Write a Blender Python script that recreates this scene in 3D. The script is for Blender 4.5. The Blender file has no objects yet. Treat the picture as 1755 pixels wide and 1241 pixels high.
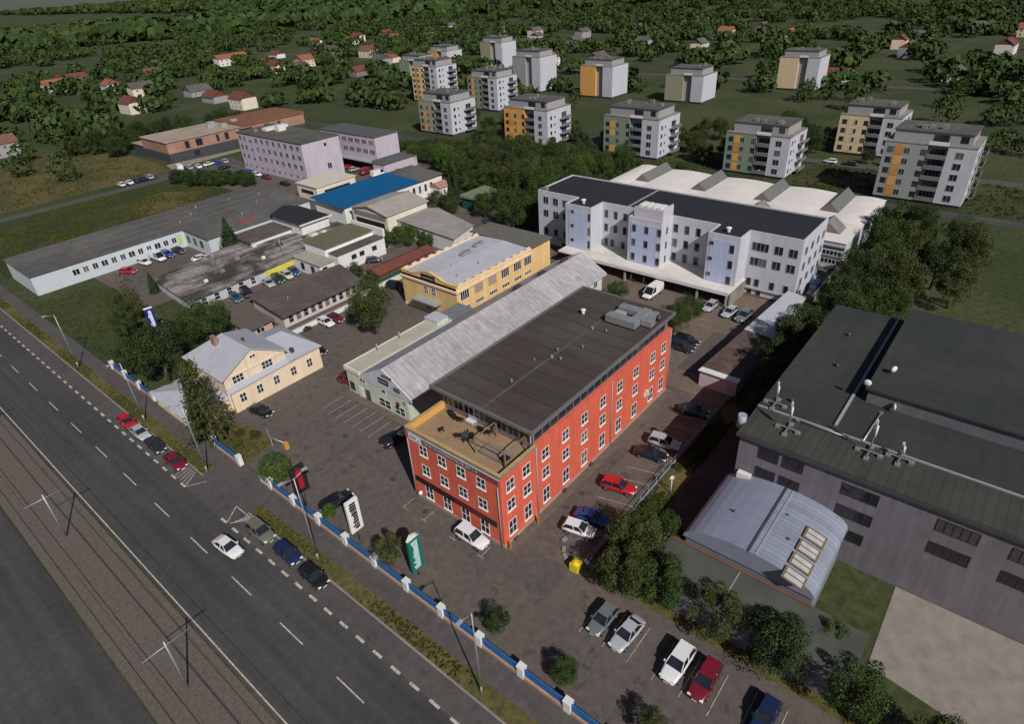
import bpy, bmesh, math, random
from mathutils import Vector, Matrix
random.seed(7)
R_ = math.radians
SC = bpy.context.scene
COL = SC.collection

# ------------------------------------------------------------------ camera, sky, sun, exposure
FOC, PPX, PPY = 1080.0, 877.5, 592.0
PIT, ROL, HED = 0.53828, -0.05906, 0.7171
CAMP = Vector((-37.652, -35.812, 59.04))
def _basis():
    cp, sp, ch, sh = math.cos(PIT), math.sin(PIT), math.cos(HED), math.sin(HED)
    w = lambda v: Vector((v[0]*sh - v[1]*-ch if False else v[0]*sh + v[1]*ch, -v[0]*ch + v[1]*sh, v[2]))
    fw, rt, up = (0, cp, -sp), (1, 0, 0), (0, sp, cp)
    cr, sr = math.cos(ROL), math.sin(ROL)
    r2 = tuple(cr*a + sr*b for a, b in zip(rt, up)); u2 = tuple(-sr*a + cr*b for a, b in zip(rt, up))
    return w(r2), w(u2), w(fw)
CR, CU, CW = _basis()
def at(x, y, z=0.0):
    """ground (or height z) point seen at a pixel of the photograph"""
    d = (x-PPX)/FOC*CR - (y-PPY)/FOC*CU + CW
    t = (z - CAMP.z)/d.z
    return CAMP + d*t
def proj(p):
    v = Vector(p) - CAMP
    w = v.dot(CW)
    if w < 1: return None
    return PPX + FOC*v.dot(CR)/w, PPY - FOC*v.dot(CU)/w
cam = bpy.data.cameras.new('camera'); camo = bpy.data.objects.new('camera', cam); COL.objects.link(camo)
m = Matrix((( CR.x, CU.x, -CW.x, CAMP.x), (CR.y, CU.y, -CW.y, CAMP.y), (CR.z, CU.z, -CW.z, CAMP.z), (0, 0, 0, 1)))
camo.matrix_world = m
cam.sensor_fit = 'HORIZONTAL'; cam.sensor_width = 36.0; cam.lens = 36.0*FOC/1755.0
cam.shift_x = 0.0; cam.shift_y = -(1241/2 - PPY)/1755.0
cam.clip_start = 0.5; cam.clip_end = 12000
SC.camera = camo
SUN = Vector((-5.7, -11.9, 11.0)).normalized()
wd = bpy.data.worlds.new('World'); SC.world = wd; wd.use_nodes = True
nt = wd.node_tree; bg = nt.nodes['Background']
sky = nt.nodes.new('ShaderNodeTexSky'); sky.sky_type = 'NISHITA'; sky.sun_disc = False
sky.sun_elevation = math.asin(SUN.z); sky.sun_rotation = math.atan2(SUN.x, SUN.y)
sky.altitude = 200; sky.air_density = 1.0; sky.dust_density = 1.5
nt.links.new(sky.outputs[0], bg.inputs[0]); bg.inputs[1].default_value = 0.05
sl = bpy.data.lights.new('sun', 'SUN'); sl.energy = 4.8; sl.angle = R_(0.53); sl.color = (1.0, 0.965, 0.925)
so = bpy.data.objects.new('sun', sl); COL.objects.link(so)
so.rotation_euler = (-SUN).to_track_quat('-Z', 'Y').to_euler(); so.location = (-60, -140, 140)
SC.view_settings.view_transform = 'Standard'; SC.view_settings.look = 'None'
SC.view_settings.exposure = -0.27; SC.view_settings.gamma = 1.0

# ------------------------------------------------------------------ materials
MATS = {}
def pm(name, col, rough=0.8, var=0.18, scale=0.6, big=0.0, bigscale=0.06, bigcol=None, metal=0.0, stripe=None, brick=None, bump=0.0, spec=0.35, coat=0.0, streak=None, spots=0.0):
    """procedural material: base colour with fine and large noise, optional stripes (axis, pitch, darkening) or bricks"""
    if name in MATS: return MATS[name]
    mt = bpy.data.materials.new(name); mt.use_nodes = True
    n = mt.node_tree.nodes; l = mt.node_tree.links
    b = n['Principled BSDF']
    b.inputs['Roughness'].default_value = rough; b.inputs['Metallic'].default_value = metal
    b.inputs['Specular IOR Level'].default_value = spec
    if coat: b.inputs['Coat Weight'].default_value = coat; b.inputs['Coat Roughness'].default_value = 0.08
    tc = n.new('ShaderNodeTexCoord'); src = tc.outputs['Object']
    nz = n.new('ShaderNodeTexNoise'); nz.inputs['Scale'].default_value = scale; nz.inputs['Detail'].default_value = 6; nz.inputs['Roughness'].default_value = 0.65
    l.new(src, nz.inputs['Vector'])
    rp = n.new('ShaderNodeMapRange'); rp.inputs[1].default_value = 0.3; rp.inputs[2].default_value = 0.7
    rp.inputs[3].default_value = 1-var; rp.inputs[4].default_value = 1+var
    l.new(nz.outputs[0], rp.inputs[0])
    def mul(c_out, f_out):
        x = n.new('ShaderNodeMix'); x.data_type = 'RGBA'; x.blend_type = 'MULTIPLY'; x.inputs[0].default_value = 1.0
        l.new(c_out, x.inputs[6]); l.new(f_out, x.inputs[7]); return x.outputs[2]
    rgb = n.new('ShaderNodeRGB'); rgb.outputs[0].default_value = (*col, 1)
    cur = rgb.outputs[0]
    if big > 0:
        nb = n.new('ShaderNodeTexNoise'); nb.inputs['Scale'].default_value = bigscale; nb.inputs['Detail'].default_value = 5; nb.inputs['Distortion'].default_value = 0.6
        l.new(src, nb.inputs['Vector'])
        rb = n.new('ShaderNodeMapRange'); rb.inputs[1].default_value = 0.42; rb.inputs[2].default_value = 0.62; rb.inputs[3].default_value = 0; rb.inputs[4].default_value = big
        l.new(nb.outputs[0], rb.inputs[0])
        mx = n.new('ShaderNodeMix'); mx.data_type = 'RGBA'
        l.new(rb.outputs[0], mx.inputs[0]); l.new(cur, mx.inputs[6])
        mx.inputs[7].default_value = (*(bigcol or tuple(c*0.55 for c in col)), 1); cur = mx.outputs[2]
    if stripe:
        ax, pitch, dark = stripe
        sp = n.new('ShaderNodeSeparateXYZ'); l.new(src, sp.inputs[0])
        dv = n.new('ShaderNodeMath'); dv.operation = 'DIVIDE'; l.new(sp.outputs[ax], dv.inputs[0]); dv.inputs[1].default_value = pitch
        fr = n.new('ShaderNodeMath'); fr.operation = 'FRACT'; l.new(dv.outputs[0], fr.inputs[0])
        r2 = n.new('ShaderNodeMapRange'); r2.inputs[1].default_value = 0.02; r2.inputs[2].default_value = 0.22; r2.inputs[3].default_value = 1-dark; r2.inputs[4].default_value = 1.0
        l.new(fr.outputs[0], r2.inputs[0]); cur = mul(cur, r2.outputs[0])
        # panel to panel tone
        fl = n.new('ShaderNodeMath'); fl.operation = 'FLOOR'; l.new(dv.outputs[0], fl.inputs[0])
        wn = n.new('ShaderNodeTexWhiteNoise'); wn.noise_dimensions = '1D'; l.new(fl.outputs[0], wn.inputs['W'])
        r3 = n.new('ShaderNodeMapRange'); r3.inputs[3].default_value = 1-dark*0.35; r3.inputs[4].default_value = 1+dark*0.2
        l.new(wn.outputs[0], r3.inputs[0]); cur = mul(cur, r3.outputs[0])
    if streak:
        mp = n.new('ShaderNodeMapping'); mp.inputs['Scale'].default_value = streak[0]; l.new(src, mp.inputs[0])
        ns = n.new('ShaderNodeTexNoise'); ns.inputs['Scale'].default_value = 1.0; ns.inputs['Detail'].default_value = 4; l.new(mp.outputs[0], ns.inputs['Vector'])
        rs = n.new('ShaderNodeMapRange'); rs.inputs[1].default_value = 0.35; rs.inputs[2].default_value = 0.65; rs.inputs[3].default_value = 1-streak[1]; rs.inputs[4].default_value = 1+streak[1]*.6
        l.new(ns.outputs[0], rs.inputs[0]); cur = mul(cur, rs.outputs[0])
    if spots:
        vo = n.new('ShaderNodeTexVoronoi'); vo.inputs['Scale'].default_value = .42; l.new(src, vo.inputs['Vector'])
        nv = n.new('ShaderNodeTexNoise'); nv.inputs['Scale'].default_value = 2.2; nv.inputs['Detail'].default_value = 3; l.new(src, nv.inputs['Vector'])
        sb = n.new('ShaderNodeMath'); sb.operation = 'MULTIPLY_ADD'; sb.inputs[1].default_value = .9; l.new(nv.outputs[0], sb.inputs[0]); l.new(vo.outputs['Distance'], sb.inputs[2])
        rv = n.new('ShaderNodeMapRange'); rv.inputs[1].default_value = .48; rv.inputs[2].default_value = .74; rv.inputs[3].default_value = 1-spots; rv.inputs[4].default_value = 1.0
        l.new(sb.outputs[0], rv.inputs[0]); cur = mul(cur, rv.outputs[0])
    if brick:
        bk = n.new('ShaderNodeTexBrick'); l.new(src, bk.inputs['Vector']); bk.inputs['Scale'].default_value = 1.0
        bk.inputs['Brick Width'].default_value = brick[0]; bk.inputs['Row Height'].default_value = brick[1]; bk.inputs['Mortar Size'].default_value = brick[2]
        bk.inputs['Color1'].default_value = (1, 1, 1, 1); bk.inputs['Color2'].default_value = (.82, .82, .82, 1); bk.inputs['Mortar'].default_value = (.7, .7, .7, 1)
        cur = mul(cur, bk.outputs[0])
    cur = mul(cur, rp.outputs[0])
    l.new(cur, b.inputs['Base Color'])
    if bump:
        bp = n.new('ShaderNodeBump'); bp.inputs['Strength'].default_value = 0.5; bp.inputs['Distance'].default_value = bump
        l.new(nz.outputs[0], bp.inputs['Height']); l.new(bp.outputs[0], b.inputs['Normal'])
    MATS[name] = mt
    return mt
def leafmat(name, dark, light):
    if name in MATS: return MATS[name]
    mt = bpy.data.materials.new(name); mt.use_nodes = True
    n = mt.node_tree.nodes; l = mt.node_tree.links; b = n['Principled BSDF']
    b.inputs['Roughness'].default_value = 0.75; b.inputs['Specular IOR Level'].default_value = 0.15
    g = n.new('ShaderNodeNewGeometry')
    tc = n.new('ShaderNodeTexCoord'); nz = n.new('ShaderNodeTexNoise'); nz.inputs['Scale'].default_value = 2.6; nz.inputs['Detail'].default_value = 3
    oi = n.new('ShaderNodeObjectInfo')
    ad = n.new('ShaderNodeVectorMath'); ad.operation = 'ADD'; l.new(tc.outputs['Object'], ad.inputs[0])
    cb = n.new('ShaderNodeCombineXYZ'); ml = n.new('ShaderNodeMath'); ml.operation = 'MULTIPLY'; ml.inputs[1].default_value = 31.0
    l.new(oi.outputs['Random'], ml.inputs[0]); l.new(ml.outputs[0], cb.inputs[0]); l.new(cb.outputs[0], ad.inputs[1])
    l.new(ad.outputs[0], nz.inputs['Vector'])
    rnd = n.new('ShaderNodeMath'); rnd.operation = 'MULTIPLY_ADD'; rnd.inputs[1].default_value = 0.35; rnd.inputs[2].default_value = -0.17
    l.new(g.outputs['Random Per Island'], rnd.inputs[0])
    sm = n.new('ShaderNodeMath'); sm.operation = 'ADD'; l.new(nz.outputs[0], sm.inputs[0]); l.new(rnd.outputs[0], sm.inputs[1])
    rr = n.new('ShaderNodeMapRange'); rr.inputs[1].default_value = 0.3; rr.inputs[2].default_value = 0.72; l.new(sm.outputs[0], rr.inputs[0])
    mx = n.new('ShaderNodeMix'); mx.data_type = 'RGBA'; l.new(rr.outputs[0], mx.inputs[0])
    mx.inputs[6].default_value = (*[c*LEAFK for c in dark], 1); mx.inputs[7].default_value = (*[c*LEAFK for c in light], 1)
    l.new(mx.outputs[2], b.inputs['Base Color'])
    MATS[name] = mt
    return mt
M = dict(
 ground=pm('ground_grass', (.030,.046,.012), .95, .5, .9, .85, .03, (.058,.062,.022)),
 lawn=pm('lawn_grass', (.024,.038,.008), .95, .5, 1.2, .8, .05, (.062,.058,.018)),
 dry=pm('dry_grass', (.105,.078,.028), .95, .4, 1.0, .8, .06, (.050,.058,.016)),
 verge=pm('verge_grass', (.080,.076,.020), .95, .45, 1.3, .8, .15, (.130,.095,.04)),
 yard=pm('yard_paving', (.099,.083,.076), .9, .22, 1.1, .8, .06, (.124,.098,.082), bump=.01, spots=.34),
 court=pm('courtyard_paving', (.158,.115,.086), .9, .2, .8, .6, .12, (.125,.100,.082)),
 asphalt=pm('asphalt', (.054,.050,.050), .9, .18, 1.2, .6, .06, (.070,.064,.062), streak=((.8,.02,1),.20)),
 lane=pm('parking_lane_asphalt', (.085,.076,.072), .9, .18, 1.0, .6, .1, (.070,.063,.061), spots=.3),
 pave=pm('pavement_slabs', (.098,.086,.082), .9, .16, 1.0, .5, .15, (.080,.070,.066), brick=(.8,.8,.02)),
 kerb=pm('kerb_stone', (.24,.22,.20), .85),
 path=pm('pale_path', (.24,.21,.18), .9),
 mark=pm('road_paint', (.42,.40,.36), .8, .5, 3.0),
 markdim=pm('worn_paint', (.31,.275,.235), .85, .5, 2.5),
 conc=pm('concrete', (.23,.21,.19), .9, .2, .5, .5, .2),
 red=pm('red_render', (.62,.118,.068), .85, .08, .5, .3, .18, (.54,.098,.058), streak=((2.2,2.2,.16),.11)),
 white=pm('white_render', (.505,.505,.55), .8, .05, .5, .3, .2, (.44,.44,.485), streak=((1.6,1.6,.13),.07)),
 whitew=pm('white_paint', (.66,.65,.63), .7, .08, .8),
 bluep=pm('pale_blue_render', (.44,.49,.68), .8, .05, .5, streak=((1.6,1.6,.13),.05)),
 yellow=pm('yellow_render', (.69,.47,.205), .85, .07, .6, .3, .25, (.60,.40,.17), streak=((1.8,1.8,.16),.10)),
 cream=pm('cream_render', (.72,.57,.41), .85, .06, .6, .2, .3, (.65,.50,.36), streak=((2,2,.16),.09)),
 creamp=pm('pale_cream_render', (.66,.60,.48), .85, .08, .6),
 mint=pm('mint_render', (.52,.56,.46), .85, .08, .6, .35, .3, (.44,.48,.38), streak=((2,2,.16),.12)),
 pink=pm('pink_render', (.475,.42,.485), .85, .06, .5, .3, .2, (.43,.37,.44), streak=((1.2,1.2,.1),.08)),
 glass=pm('window_glass', (.018,.022,.029), .08, .5, .9, spec=.5),
 glassd=pm('dark_glazing', (.020,.028,.034), .15, .5, .5, spec=.5),
 frame=pm('white_frame', (.68,.68,.66), .5, .05),
 framed=pm('grey_frame', (.30,.31,.33), .5, .05),
 steel=pm('galvanised_steel', (.36,.37,.38), .45, .15, .8, metal=.5),
 steeld=pm('dark_steel', (.07,.07,.075), .5, .2, metal=.2),
 black=pm('black_panel', (.017,.016,.017), .6, .3),
 maroon=pm('maroon_panel', (.11,.010,.014), .6, .2),
 rubber=pm('tyre_rubber', (.012,.012,.012), .8),
 rim=pm('alloy_rim', (.35,.35,.36), .35, .1, metal=.8),
 lamp=pm('lamp_lens', (.75,.74,.70), .15, .05),
 tail=pm('tail_lens', (.30,.012,.010), .2, .05),
 bark=pm('bark', (.085,.062,.045), .95, .3, 4),
 rooftar=pm('dark_brown_felt', (.058,.044,.040), .92, .08, .9, .8, .07, (.078,.068,.056), stripe=(0,2.65,.34), streak=((1.2,.10,1),.09)),
 roofblack=pm('black_membrane', (.020,.021,.026), .75, .12, .6, .4, .08, (.026,.027,.032)),
 roofgrey=pm('grey_felt', (.088,.084,.080), .92, .22, .7, .8, .045, (.130,.122,.114), streak=((.08,.9,1),.12)),
 roofold=pm('weathered_felt', (.072,.060,.056), .95, .5, 1.1, .95, .15, (.27,.24,.23), streak=((.07,.75,1),.42)),
 roofbrown=pm('brown_felt', (.088,.072,.063), .95, .2, .9, .8, .09, (.125,.105,.088)),
 roofolive=pm('olive_felt', (.125,.120,.070), .9, .12, .6),
 roofbeige=pm('beige_roofing', (.34,.31,.27), .85, .12, .6, .5, .15, (.29,.26,.23)),
 rooflight=pm('pale_membrane', (.44,.43,.47), .7, .08, .4, .5, .12, (.37,.37,.42)),
 roofpale=pm('pale_green_membrane', (.37,.37,.29), .8, .12, .5, .5, .12, (.43,.42,.36)),
 roofwhite=pm('white_membrane', (.72,.66,.62), .7, .06, .4, .4, .1, (.62,.57,.54)),
 roofcorr=pm('pale_corrugated_sheet', (.40,.375,.395), .6, .16, .9, .75, .10, (.315,.295,.31), stripe=(0,1.05,.24), streak=((1.5,.25,1),.12)),
 roofmetal=pm('pale_sheet_metal', (.42,.42,.47), .5, .06, .6, .4, .15, (.37,.37,.42), stripe=(1,.6,.10)),
 roofblue=pm('blue_sheet', (.003,.095,.235), .55, .1, .5, .4, .1, (.003,.078,.20), stripe=(0,1.1,.12)),
 roofgreen=pm('green_grey_sheet', (.033,.038,.035), .8, .10, .6, .7, .06, (.046,.050,.041), stripe=(0,1.9,.12), streak=((.15,1.4,1),.08)),  # green grey kept dark, with cloud shade over this roof in the colour
 roofgreen2=pm('green_grey_sheet_ribbed', (.044,.049,.040), .8, .12, .5, .6, .1, (.056,.060,.046), stripe=(1,.9,.30)),  # ribbed strip, cloud shade likewise part of its dark tone
 barrel=pm('ribbed_vault_sheet', (.25,.275,.345), .5, .08, .5, .4, .12, (.215,.24,.30), stripe=(0,.62,.36)),
 barrel2=pm('smooth_vault_sheet', (.22,.24,.315), .5, .08, .4, .6, .12, (.19,.21,.27)),
 redtile=pm('red_brown_roofing', (.150,.050,.036), .9, .2, .8, .5, .2, (.115,.042,.034)),
 greyren=pm('grey_lilac_render', (.165,.148,.168), .9, .1, .5, .5, .15, (.14,.128,.145), streak=((1.6,1.6,.14),.14)),
 deck=pm('terrace_deck', (.31,.205,.120), .8, .12, .8, .4, .4, (.26,.170,.105), stripe=(1,.5,.12)),
 ochre=pm('ochre_parapet', (.62,.34,.085), .8, .1),
 fblue=pm('blue_fence_panel', (.020,.125,.330), .7, .15, 1.5),
 forange=pm('terracotta_base', (.40,.24,.16), .9, .2),
 brickor=pm('orange_cladding', (.31,.165,.12), .9, .12, .4, .6, .2, (.38,.24,.18)),
 brickdk=pm('dark_plinth_brick', (.050,.055,.068), .9, .15),
 corten=pm('rust_cladding', (.19,.085,.045), .9, .2),
 rooftan=pm('tan_membrane', (.38,.29,.235), .9, .1, .4, .4, .1),
 agreen=pm('sage_render', (.195,.245,.185), .85, .06), aorange=pm('orange_render', (.62,.32,.085), .85, .06),
 aorange2=pm('deep_orange_render', (.52,.23,.05), .85, .1), aolive=pm('olive_render', (.30,.28,.19), .85, .06), acream=pm('apricot_render', (.62,.48,.30), .85, .06),
 agrey=pm('grey_render', (.30,.295,.30), .85, .06), rail=pm('balcony_panel', (.16,.165,.175), .4, .1),
 wood=pm('weathered_timber', (.20,.15,.105), .85, .2, 2), shutter=pm('brown_shutter', (.060,.028,.024), .7, .2, 2), blind=pm('taupe_blind', (.33,.25,.21), .8, .08),
 bal=pm('track_ballast', (.115,.095,.080), .95, .3, 3), railst=pm('rail_steel', (.22,.18,.16), .4, .2, metal=.6),
 greensign=pm('green_sign_face', (.006,.150,.110), .5, .05), bluesign=pm('blue_sign_face', (.010,.018,.200), .5, .05), redsign=pm('red_sign_face', (.33,.012,.022), .5, .1),
 whitesign=pm('white_sign_face', (.70,.69,.67), .5, .04), signtext=pm('pale_lettering', (.48,.60,.62), .6, .05), greenmesh=pm('green_fence_mesh', (.012,.075,.058), .7, .2),
 bluetarp=pm('blue_box_paint', (.02,.10,.22), .6, .15), binor=pm('orange_plastic', (.55,.27,.04), .6, .1), yel=pm('yellow_paint', (.68,.52,.02), .6, .1),
)
LEAFK = 1.0
LEAF = [leafmat('leaf_dark', (.012,.025,.008), (.044,.070,.020)), leafmat('leaf_mid', (.018,.036,.009), (.062,.094,.024)),
        leafmat('leaf_olive', (.026,.036,.010), (.084,.094,.028)), leafmat('leaf_bright', (.026,.056,.009), (.078,.130,.022)),
        leafmat('leaf_needle', (.013,.027,.012), (.038,.062,.024)), leafmat('leaf_brown', (.032,.034,.014), (.085,.082,.032))]

# ------------------------------------------------------------------ mesh helpers
class MB:
    def __init__(s): s.v = []; s.f = []; s.m = []; s.sm = []
    def poly(s, pts, mi=0, smooth=False):
        k = len(s.v); s.v += [tuple(p) for p in pts]; s.f.append(list(range(k, k+len(pts)))); s.m.append(mi); s.sm.append(smooth); return s
    def box(s, x0, x1, y0, y1, z0, z1, mi=0, top=None):
        k = len(s.v)
        s.v += [(x0,y0,z0),(x1,y0,z0),(x1,y1,z0),(x0,y1,z0),(x0,y0,z1),(x1,y0,z1),(x1,y1,z1),(x0,y1,z1)]
        for q in ((0,3,2,1),(0,1,5,4),(1,2,6,5),(2,3,7,6),(3,0,4,7)): s.f.append([k+i for i in q]); s.m.append(mi); s.sm.append(False)
        s.f.append([k+4,k+5,k+6,k+7]); s.m.append(mi if top is None else top); s.sm.append(False); return s
    def prism(s, pts, z0, z1, mi=0, top=None):
        n = len(pts); k = len(s.v); zz = z1 if hasattr(z1, '__len__') else [z1]*n
        s.v += [(p[0],p[1],z0) for p in pts] + [(p[0],p[1],z) for p, z in zip(pts, zz)]
        for i in range(n):
            j = (i+1) % n; s.f.append([k+i,k+j,k+n+j,k+n+i]); s.m.append(mi); s.sm.append(False)
        s.f.append([k+n+i for i in range(n)]); s.m.append(mi if top is None else top); s.sm.append(False)
        s.f.append([k+i for i in reversed(range(n))]); s.m.append(mi); s.sm.append(False); return s
    def tube(s, a, b, r0, r1=None, n=8, mi=0, cap=True):
        r1 = r0 if r1 is None else r1; a = Vector(a); b = Vector(b); d = (b-a).normalized()
        u = d.orthogonal().normalized(); w = d.cross(u); k = len(s.v)
        for c, r in ((a, r0), (b, r1)):
            for i in range(n):
                t = 2*math.pi*i/n; s.v.append(tuple(c + u*(r*math.cos(t)) + w*(r*math.sin(t))))
        for i in range(n):
            j = (i+1) % n; s.f.append([k+i,k+j,k+n+j,k+n+i]); s.m.append(mi); s.sm.append(True)
        if cap:
            s.f.append([k+n+i for i in range(n)]); s.m.append(mi); s.sm.append(False); s.f.append([k+i for i in reversed(range(n))]); s.m.append(mi); s.sm.append(False)
        return s
    def ball(s, c, rx, ry, rz, nu=10, nv=6, mi=0):
        k = len(s.v)
        for j in range(nv+1):
            ph = -math.pi/2 + math.pi*j/nv
            for i in range(nu):
                t = 2*math.pi*i/nu; s.v.append((c[0]+rx*math.cos(ph)*math.cos(t), c[1]+ry*math.cos(ph)*math.sin(t), c[2]+rz*math.sin(ph)))
        for j in range(nv):
            for i in range(nu):
                i2 = (i+1) % nu; s.f.append([k+j*nu+i, k+j*nu+i2, k+(j+1)*nu+i2, k+(j+1)*nu+i]); s.m.append(mi); s.sm.append(True)
        return s
    def mesh(s, name, mats):
        me = bpy.data.meshes.new(name); me.from_pydata(s.v, [], s.f)
        for mt in (mats if isinstance(mats, (list, tuple)) else [mats]): me.materials.append(mt)
        me.polygons.foreach_set('material_index', s.m); me.polygons.foreach_set('use_smooth', s.sm)
        me.update(); return me
    def build(s, name, mats, parent=None, loc=None):
        return link(name, s.mesh(name, mats), parent, loc)
    def wb(s, name, mats, parent):
        """part given in world coordinates under a thing whose Empty stands at its base"""
        l = parent.location; s.v = [(p[0]-l.x, p[1]-l.y, p[2]-l.z) for p in s.v]
        return link(name, s.mesh(name, mats), parent)
def link(name, me, parent=None, loc=None, rz=0.0, sc=None):
    o = bpy.data.objects.new(name, me); COL.objects.link(o)
    if parent: o.parent = parent
    if loc is not None: o.location = loc
    if rz: o.rotation_euler[2] = rz
    if sc is not None: o.scale = sc
    return o
def tag(o, label, cat, group=None, kind=None):
    o['label'] = label; o['category'] = cat
    if group: o['group'] = group
    if kind: o['kind'] = kind
    return o
def thing(name, label, cat, loc=(0,0,0), rz=0.0, group=None):
    o = bpy.data.objects.new(name, None); COL.objects.link(o); o.location = loc; o.rotation_euler[2] = rz; o.empty_display_size = .5
    return tag(o, label, cat, group)
def struct(name, b, mats):
    o = b.build(name, mats); o['kind'] = 'structure'; return o
def recolor(o, mt, slot=0):
    o.material_slots[slot].link = 'OBJECT'; o.material_slots[slot].material = mt
GLV = [M['glass']]*9 + [pm('curtained_glass', (.060,.060,.065), .2, .3, 1.5, spec=.5), pm('blind_glass', (.11,.105,.10), .35, .2, 1.5, spec=.5), pm('bluish_glass', (.030,.038,.052), .08, .4, .9, spec=.6)]
GR = random.Random(77)
FACE = {'mx': R_(-90), 'my': 0.0, 'px': R_(90), 'py': R_(180)}
WC = {}
def winmesh(w, h, nx, nz, frame, sill, glassonly=None):
    key = (round(w,2), round(h,2), nx, nz, frame.name, sill, glassonly)
    if key in WC: return WC[key]
    b = MB(); t = .07; d = .05
    if glassonly != 'frame': b.poly([(-w/2,-.012,-h/2),(w/2,-.012,-h/2),(w/2,-.012,h/2),(-w/2,-.012,h/2)], 1 if glassonly is None else 0)
    if glassonly != 'pane':
        b.box(-w/2-t, -w/2, -d, 0, -h/2-t, h/2+t); b.box(w/2, w/2+t, -d, 0, -h/2-t, h/2+t)
        b.box(-w/2, w/2, -d, 0, h/2, h/2+t); b.box(-w/2, w/2, -d, 0, -h/2-t, -h/2)
        for i in range(1, nx): x = -w/2 + w*i/nx; b.box(x-t*.6, x+t*.6, -d+.004, -.013, -h/2, h/2)
        for i in range(1, nz):
            z = -h/2 + h*i/nz
            for k in range(nx): b.box(-w/2+w*k/nx+(t*.6 if k else 0), -w/2+w*(k+1)/nx-(t*.6 if k < nx-1 else 0), -d+.008, -.013, z-t*.6, z+t*.6)
        if sill: b.box(-w/2-t-.06, w/2+t+.06, -.16, 0, -h/2-t-.08, -h/2-t)
    me = b.mesh('window', [frame, M['glass']] if glassonly is None else ([M['glass']] if glassonly == 'pane' else [frame]))
    WC[key] = me; return me
def window(parent, face, x, y, z, w, h, nx=2, nz=1, frame=None, sill=False, pane=False, name='window'):
    """window centred on a wall point given in the parent's own coordinates"""
    frame = frame or M['frame']; base = parent.location
    o = link(name, winmesh(w, h, nx, nz, frame, sill, 'frame' if pane else None), parent, (x-base[0], y-base[1], z-base[2]), FACE[face])
    gm = GR.choice(GLV)
    if pane: recolor(link('pane', winmesh(w, h, nx, nz, frame, sill, 'pane'), o), gm)
    else: recolor(o, gm, 1)
    return o
def flat(name, pts, z, mt, up=False):
    b = MB(); n = len(pts)
    b.poly([(p[0], p[1], z) for p in pts]); return struct(name, b, mt)
def rect(x0, x1, y0, y1): return [(x0,y0),(x1,y0),(x1,y1),(x0,y1)]

# ------------------------------------------------------------------ ground, roads, yards
g = MB(); g.poly([(-4000,-4000,0),(5000,-4000,0),(5000,5000,0),(-4000,5000,0)]); struct('ground', g, M['ground'])
flat('yard', [(-10.6,-60),(-10.6,66),(14,66),(14,104),(4,104),(4,152),(62,152),(62,206),(84,206),(84,150),(118,150),(118,104),(104,86),(79,62),(100,60),(100,-9.2),(5,-9.2),(5,-60)], .02, M['yard'])
flat('courtyard', [(41.5,-8.9),(41.5,27),(66,27.2),(66,44),(79.3,44),(79.3,-8.9)], .035, M['court'])
flat('road', rect(-28.3,-18.2,-400,900), .03, M['asphalt'])
flat('parking_lane', rect(-18.2,-15.7,-400,900), .035, M['lane'])
flat('road_entrance', [(-18.2,30.5),(-10.7,30.5),(-10.7,42.7),(-18.2,42.7)], .045, M['lane'])
flat('lawn_strip', [(5.4,-60),(5.4,-12.2),(10,-12.0),(46,-12.4),(46,-9.3),(9,-9.3),(3,-9.3),(3,-60)], .028, M['verge'])
flat('path', [(10,-12.1),(60,-12.5),(60,-18.2),(6,-18.2),(6,-60),(5.4,-60),(5.4,-12.2)], .032, M['asphalt'])
for a, b_ in ((-400,30.6),(42.6,900)):
    m_ = MB(); m_.box(-15.7,-15.5,a,b_,0,.14); struct('kerb', m_, M['kerb'])
    flat('grass_verge', rect(-15.5,-13.7,a,b_), .10, M['verge'])
    m_ = MB(); m_.box(-13.7,-11.3,a,b_,0,.12); struct('pavement', m_, M['pave'])
flat('tram_bed', rect(-35.5,-28.5,-400,900), .04, M['bal'])
rb = MB()
for x in (-34.6,-33.15,-30.85,-29.4): rb.box(x-.04,x+.04,-400,900,.05,.16)
struct('tram_rails', rb, M['railst'])
flat('road_opposite', rect(-45.5,-35.7,-400,900), .03, M['asphalt'])
flat('pavement_opposite', rect(-49.5,-45.5,-400,900), .05, M['pave'])
flat('meadow', [(16,152.5),(61,152.5),(61.5,190),(40,206),(10,206),(-9,190),(-9,152.5)], .03, M['lawn'])
flat('meadow_dry', [(30,172),(46,168),(56,180),(48,192),(36,188)], .045, M['dry'])
flat('service_road', [(-15.7,205.5),(56,205.5),(56,210.5),(-15.7,210.5)], .05, M['lane'])
flat('dry_field', [(-9,217),(63,217),(66,232),(66,300),(-9,300)], .03, M['dry'])
flat('car_park', [(56,204),(62,198),(84,198),(86,216),(56,216)], .055, M['lane'])
flat('forecourt_path', [(64,219),(98,222),(98,226),(66,228)], .05, M['path'])
flat('garden', [(104,100),(118,104),(118,112),(100,116),(90,104),(92,98)], .04, M['lawn'])
flat('estate_road', [(140,300),(146,300),(147,100),(196,108),(196,101),(152,92),(152,-60),(147,-60),(147,90),(141,112)], .04, M['asphalt'])
flat('estate_road_far', rect(182,187,-60,30), .045, M['lane'])
flat('estate_lawn', [(152.5,-60),(152.5,90),(182,98),(182,-60)], .025, M['lawn'])
flat('gate_lawn', [(-6.3,51.5),(-5.1,45.9),(-5.2,40.6),(-10.6,39.8),(-10.6,48.2)], .05, M['dry'])
flat('rear_path', [(21.2,-33.2),(21.2,-70),(5,-70),(10,-37),(21.2,-37)], .05, M['path'])
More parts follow.
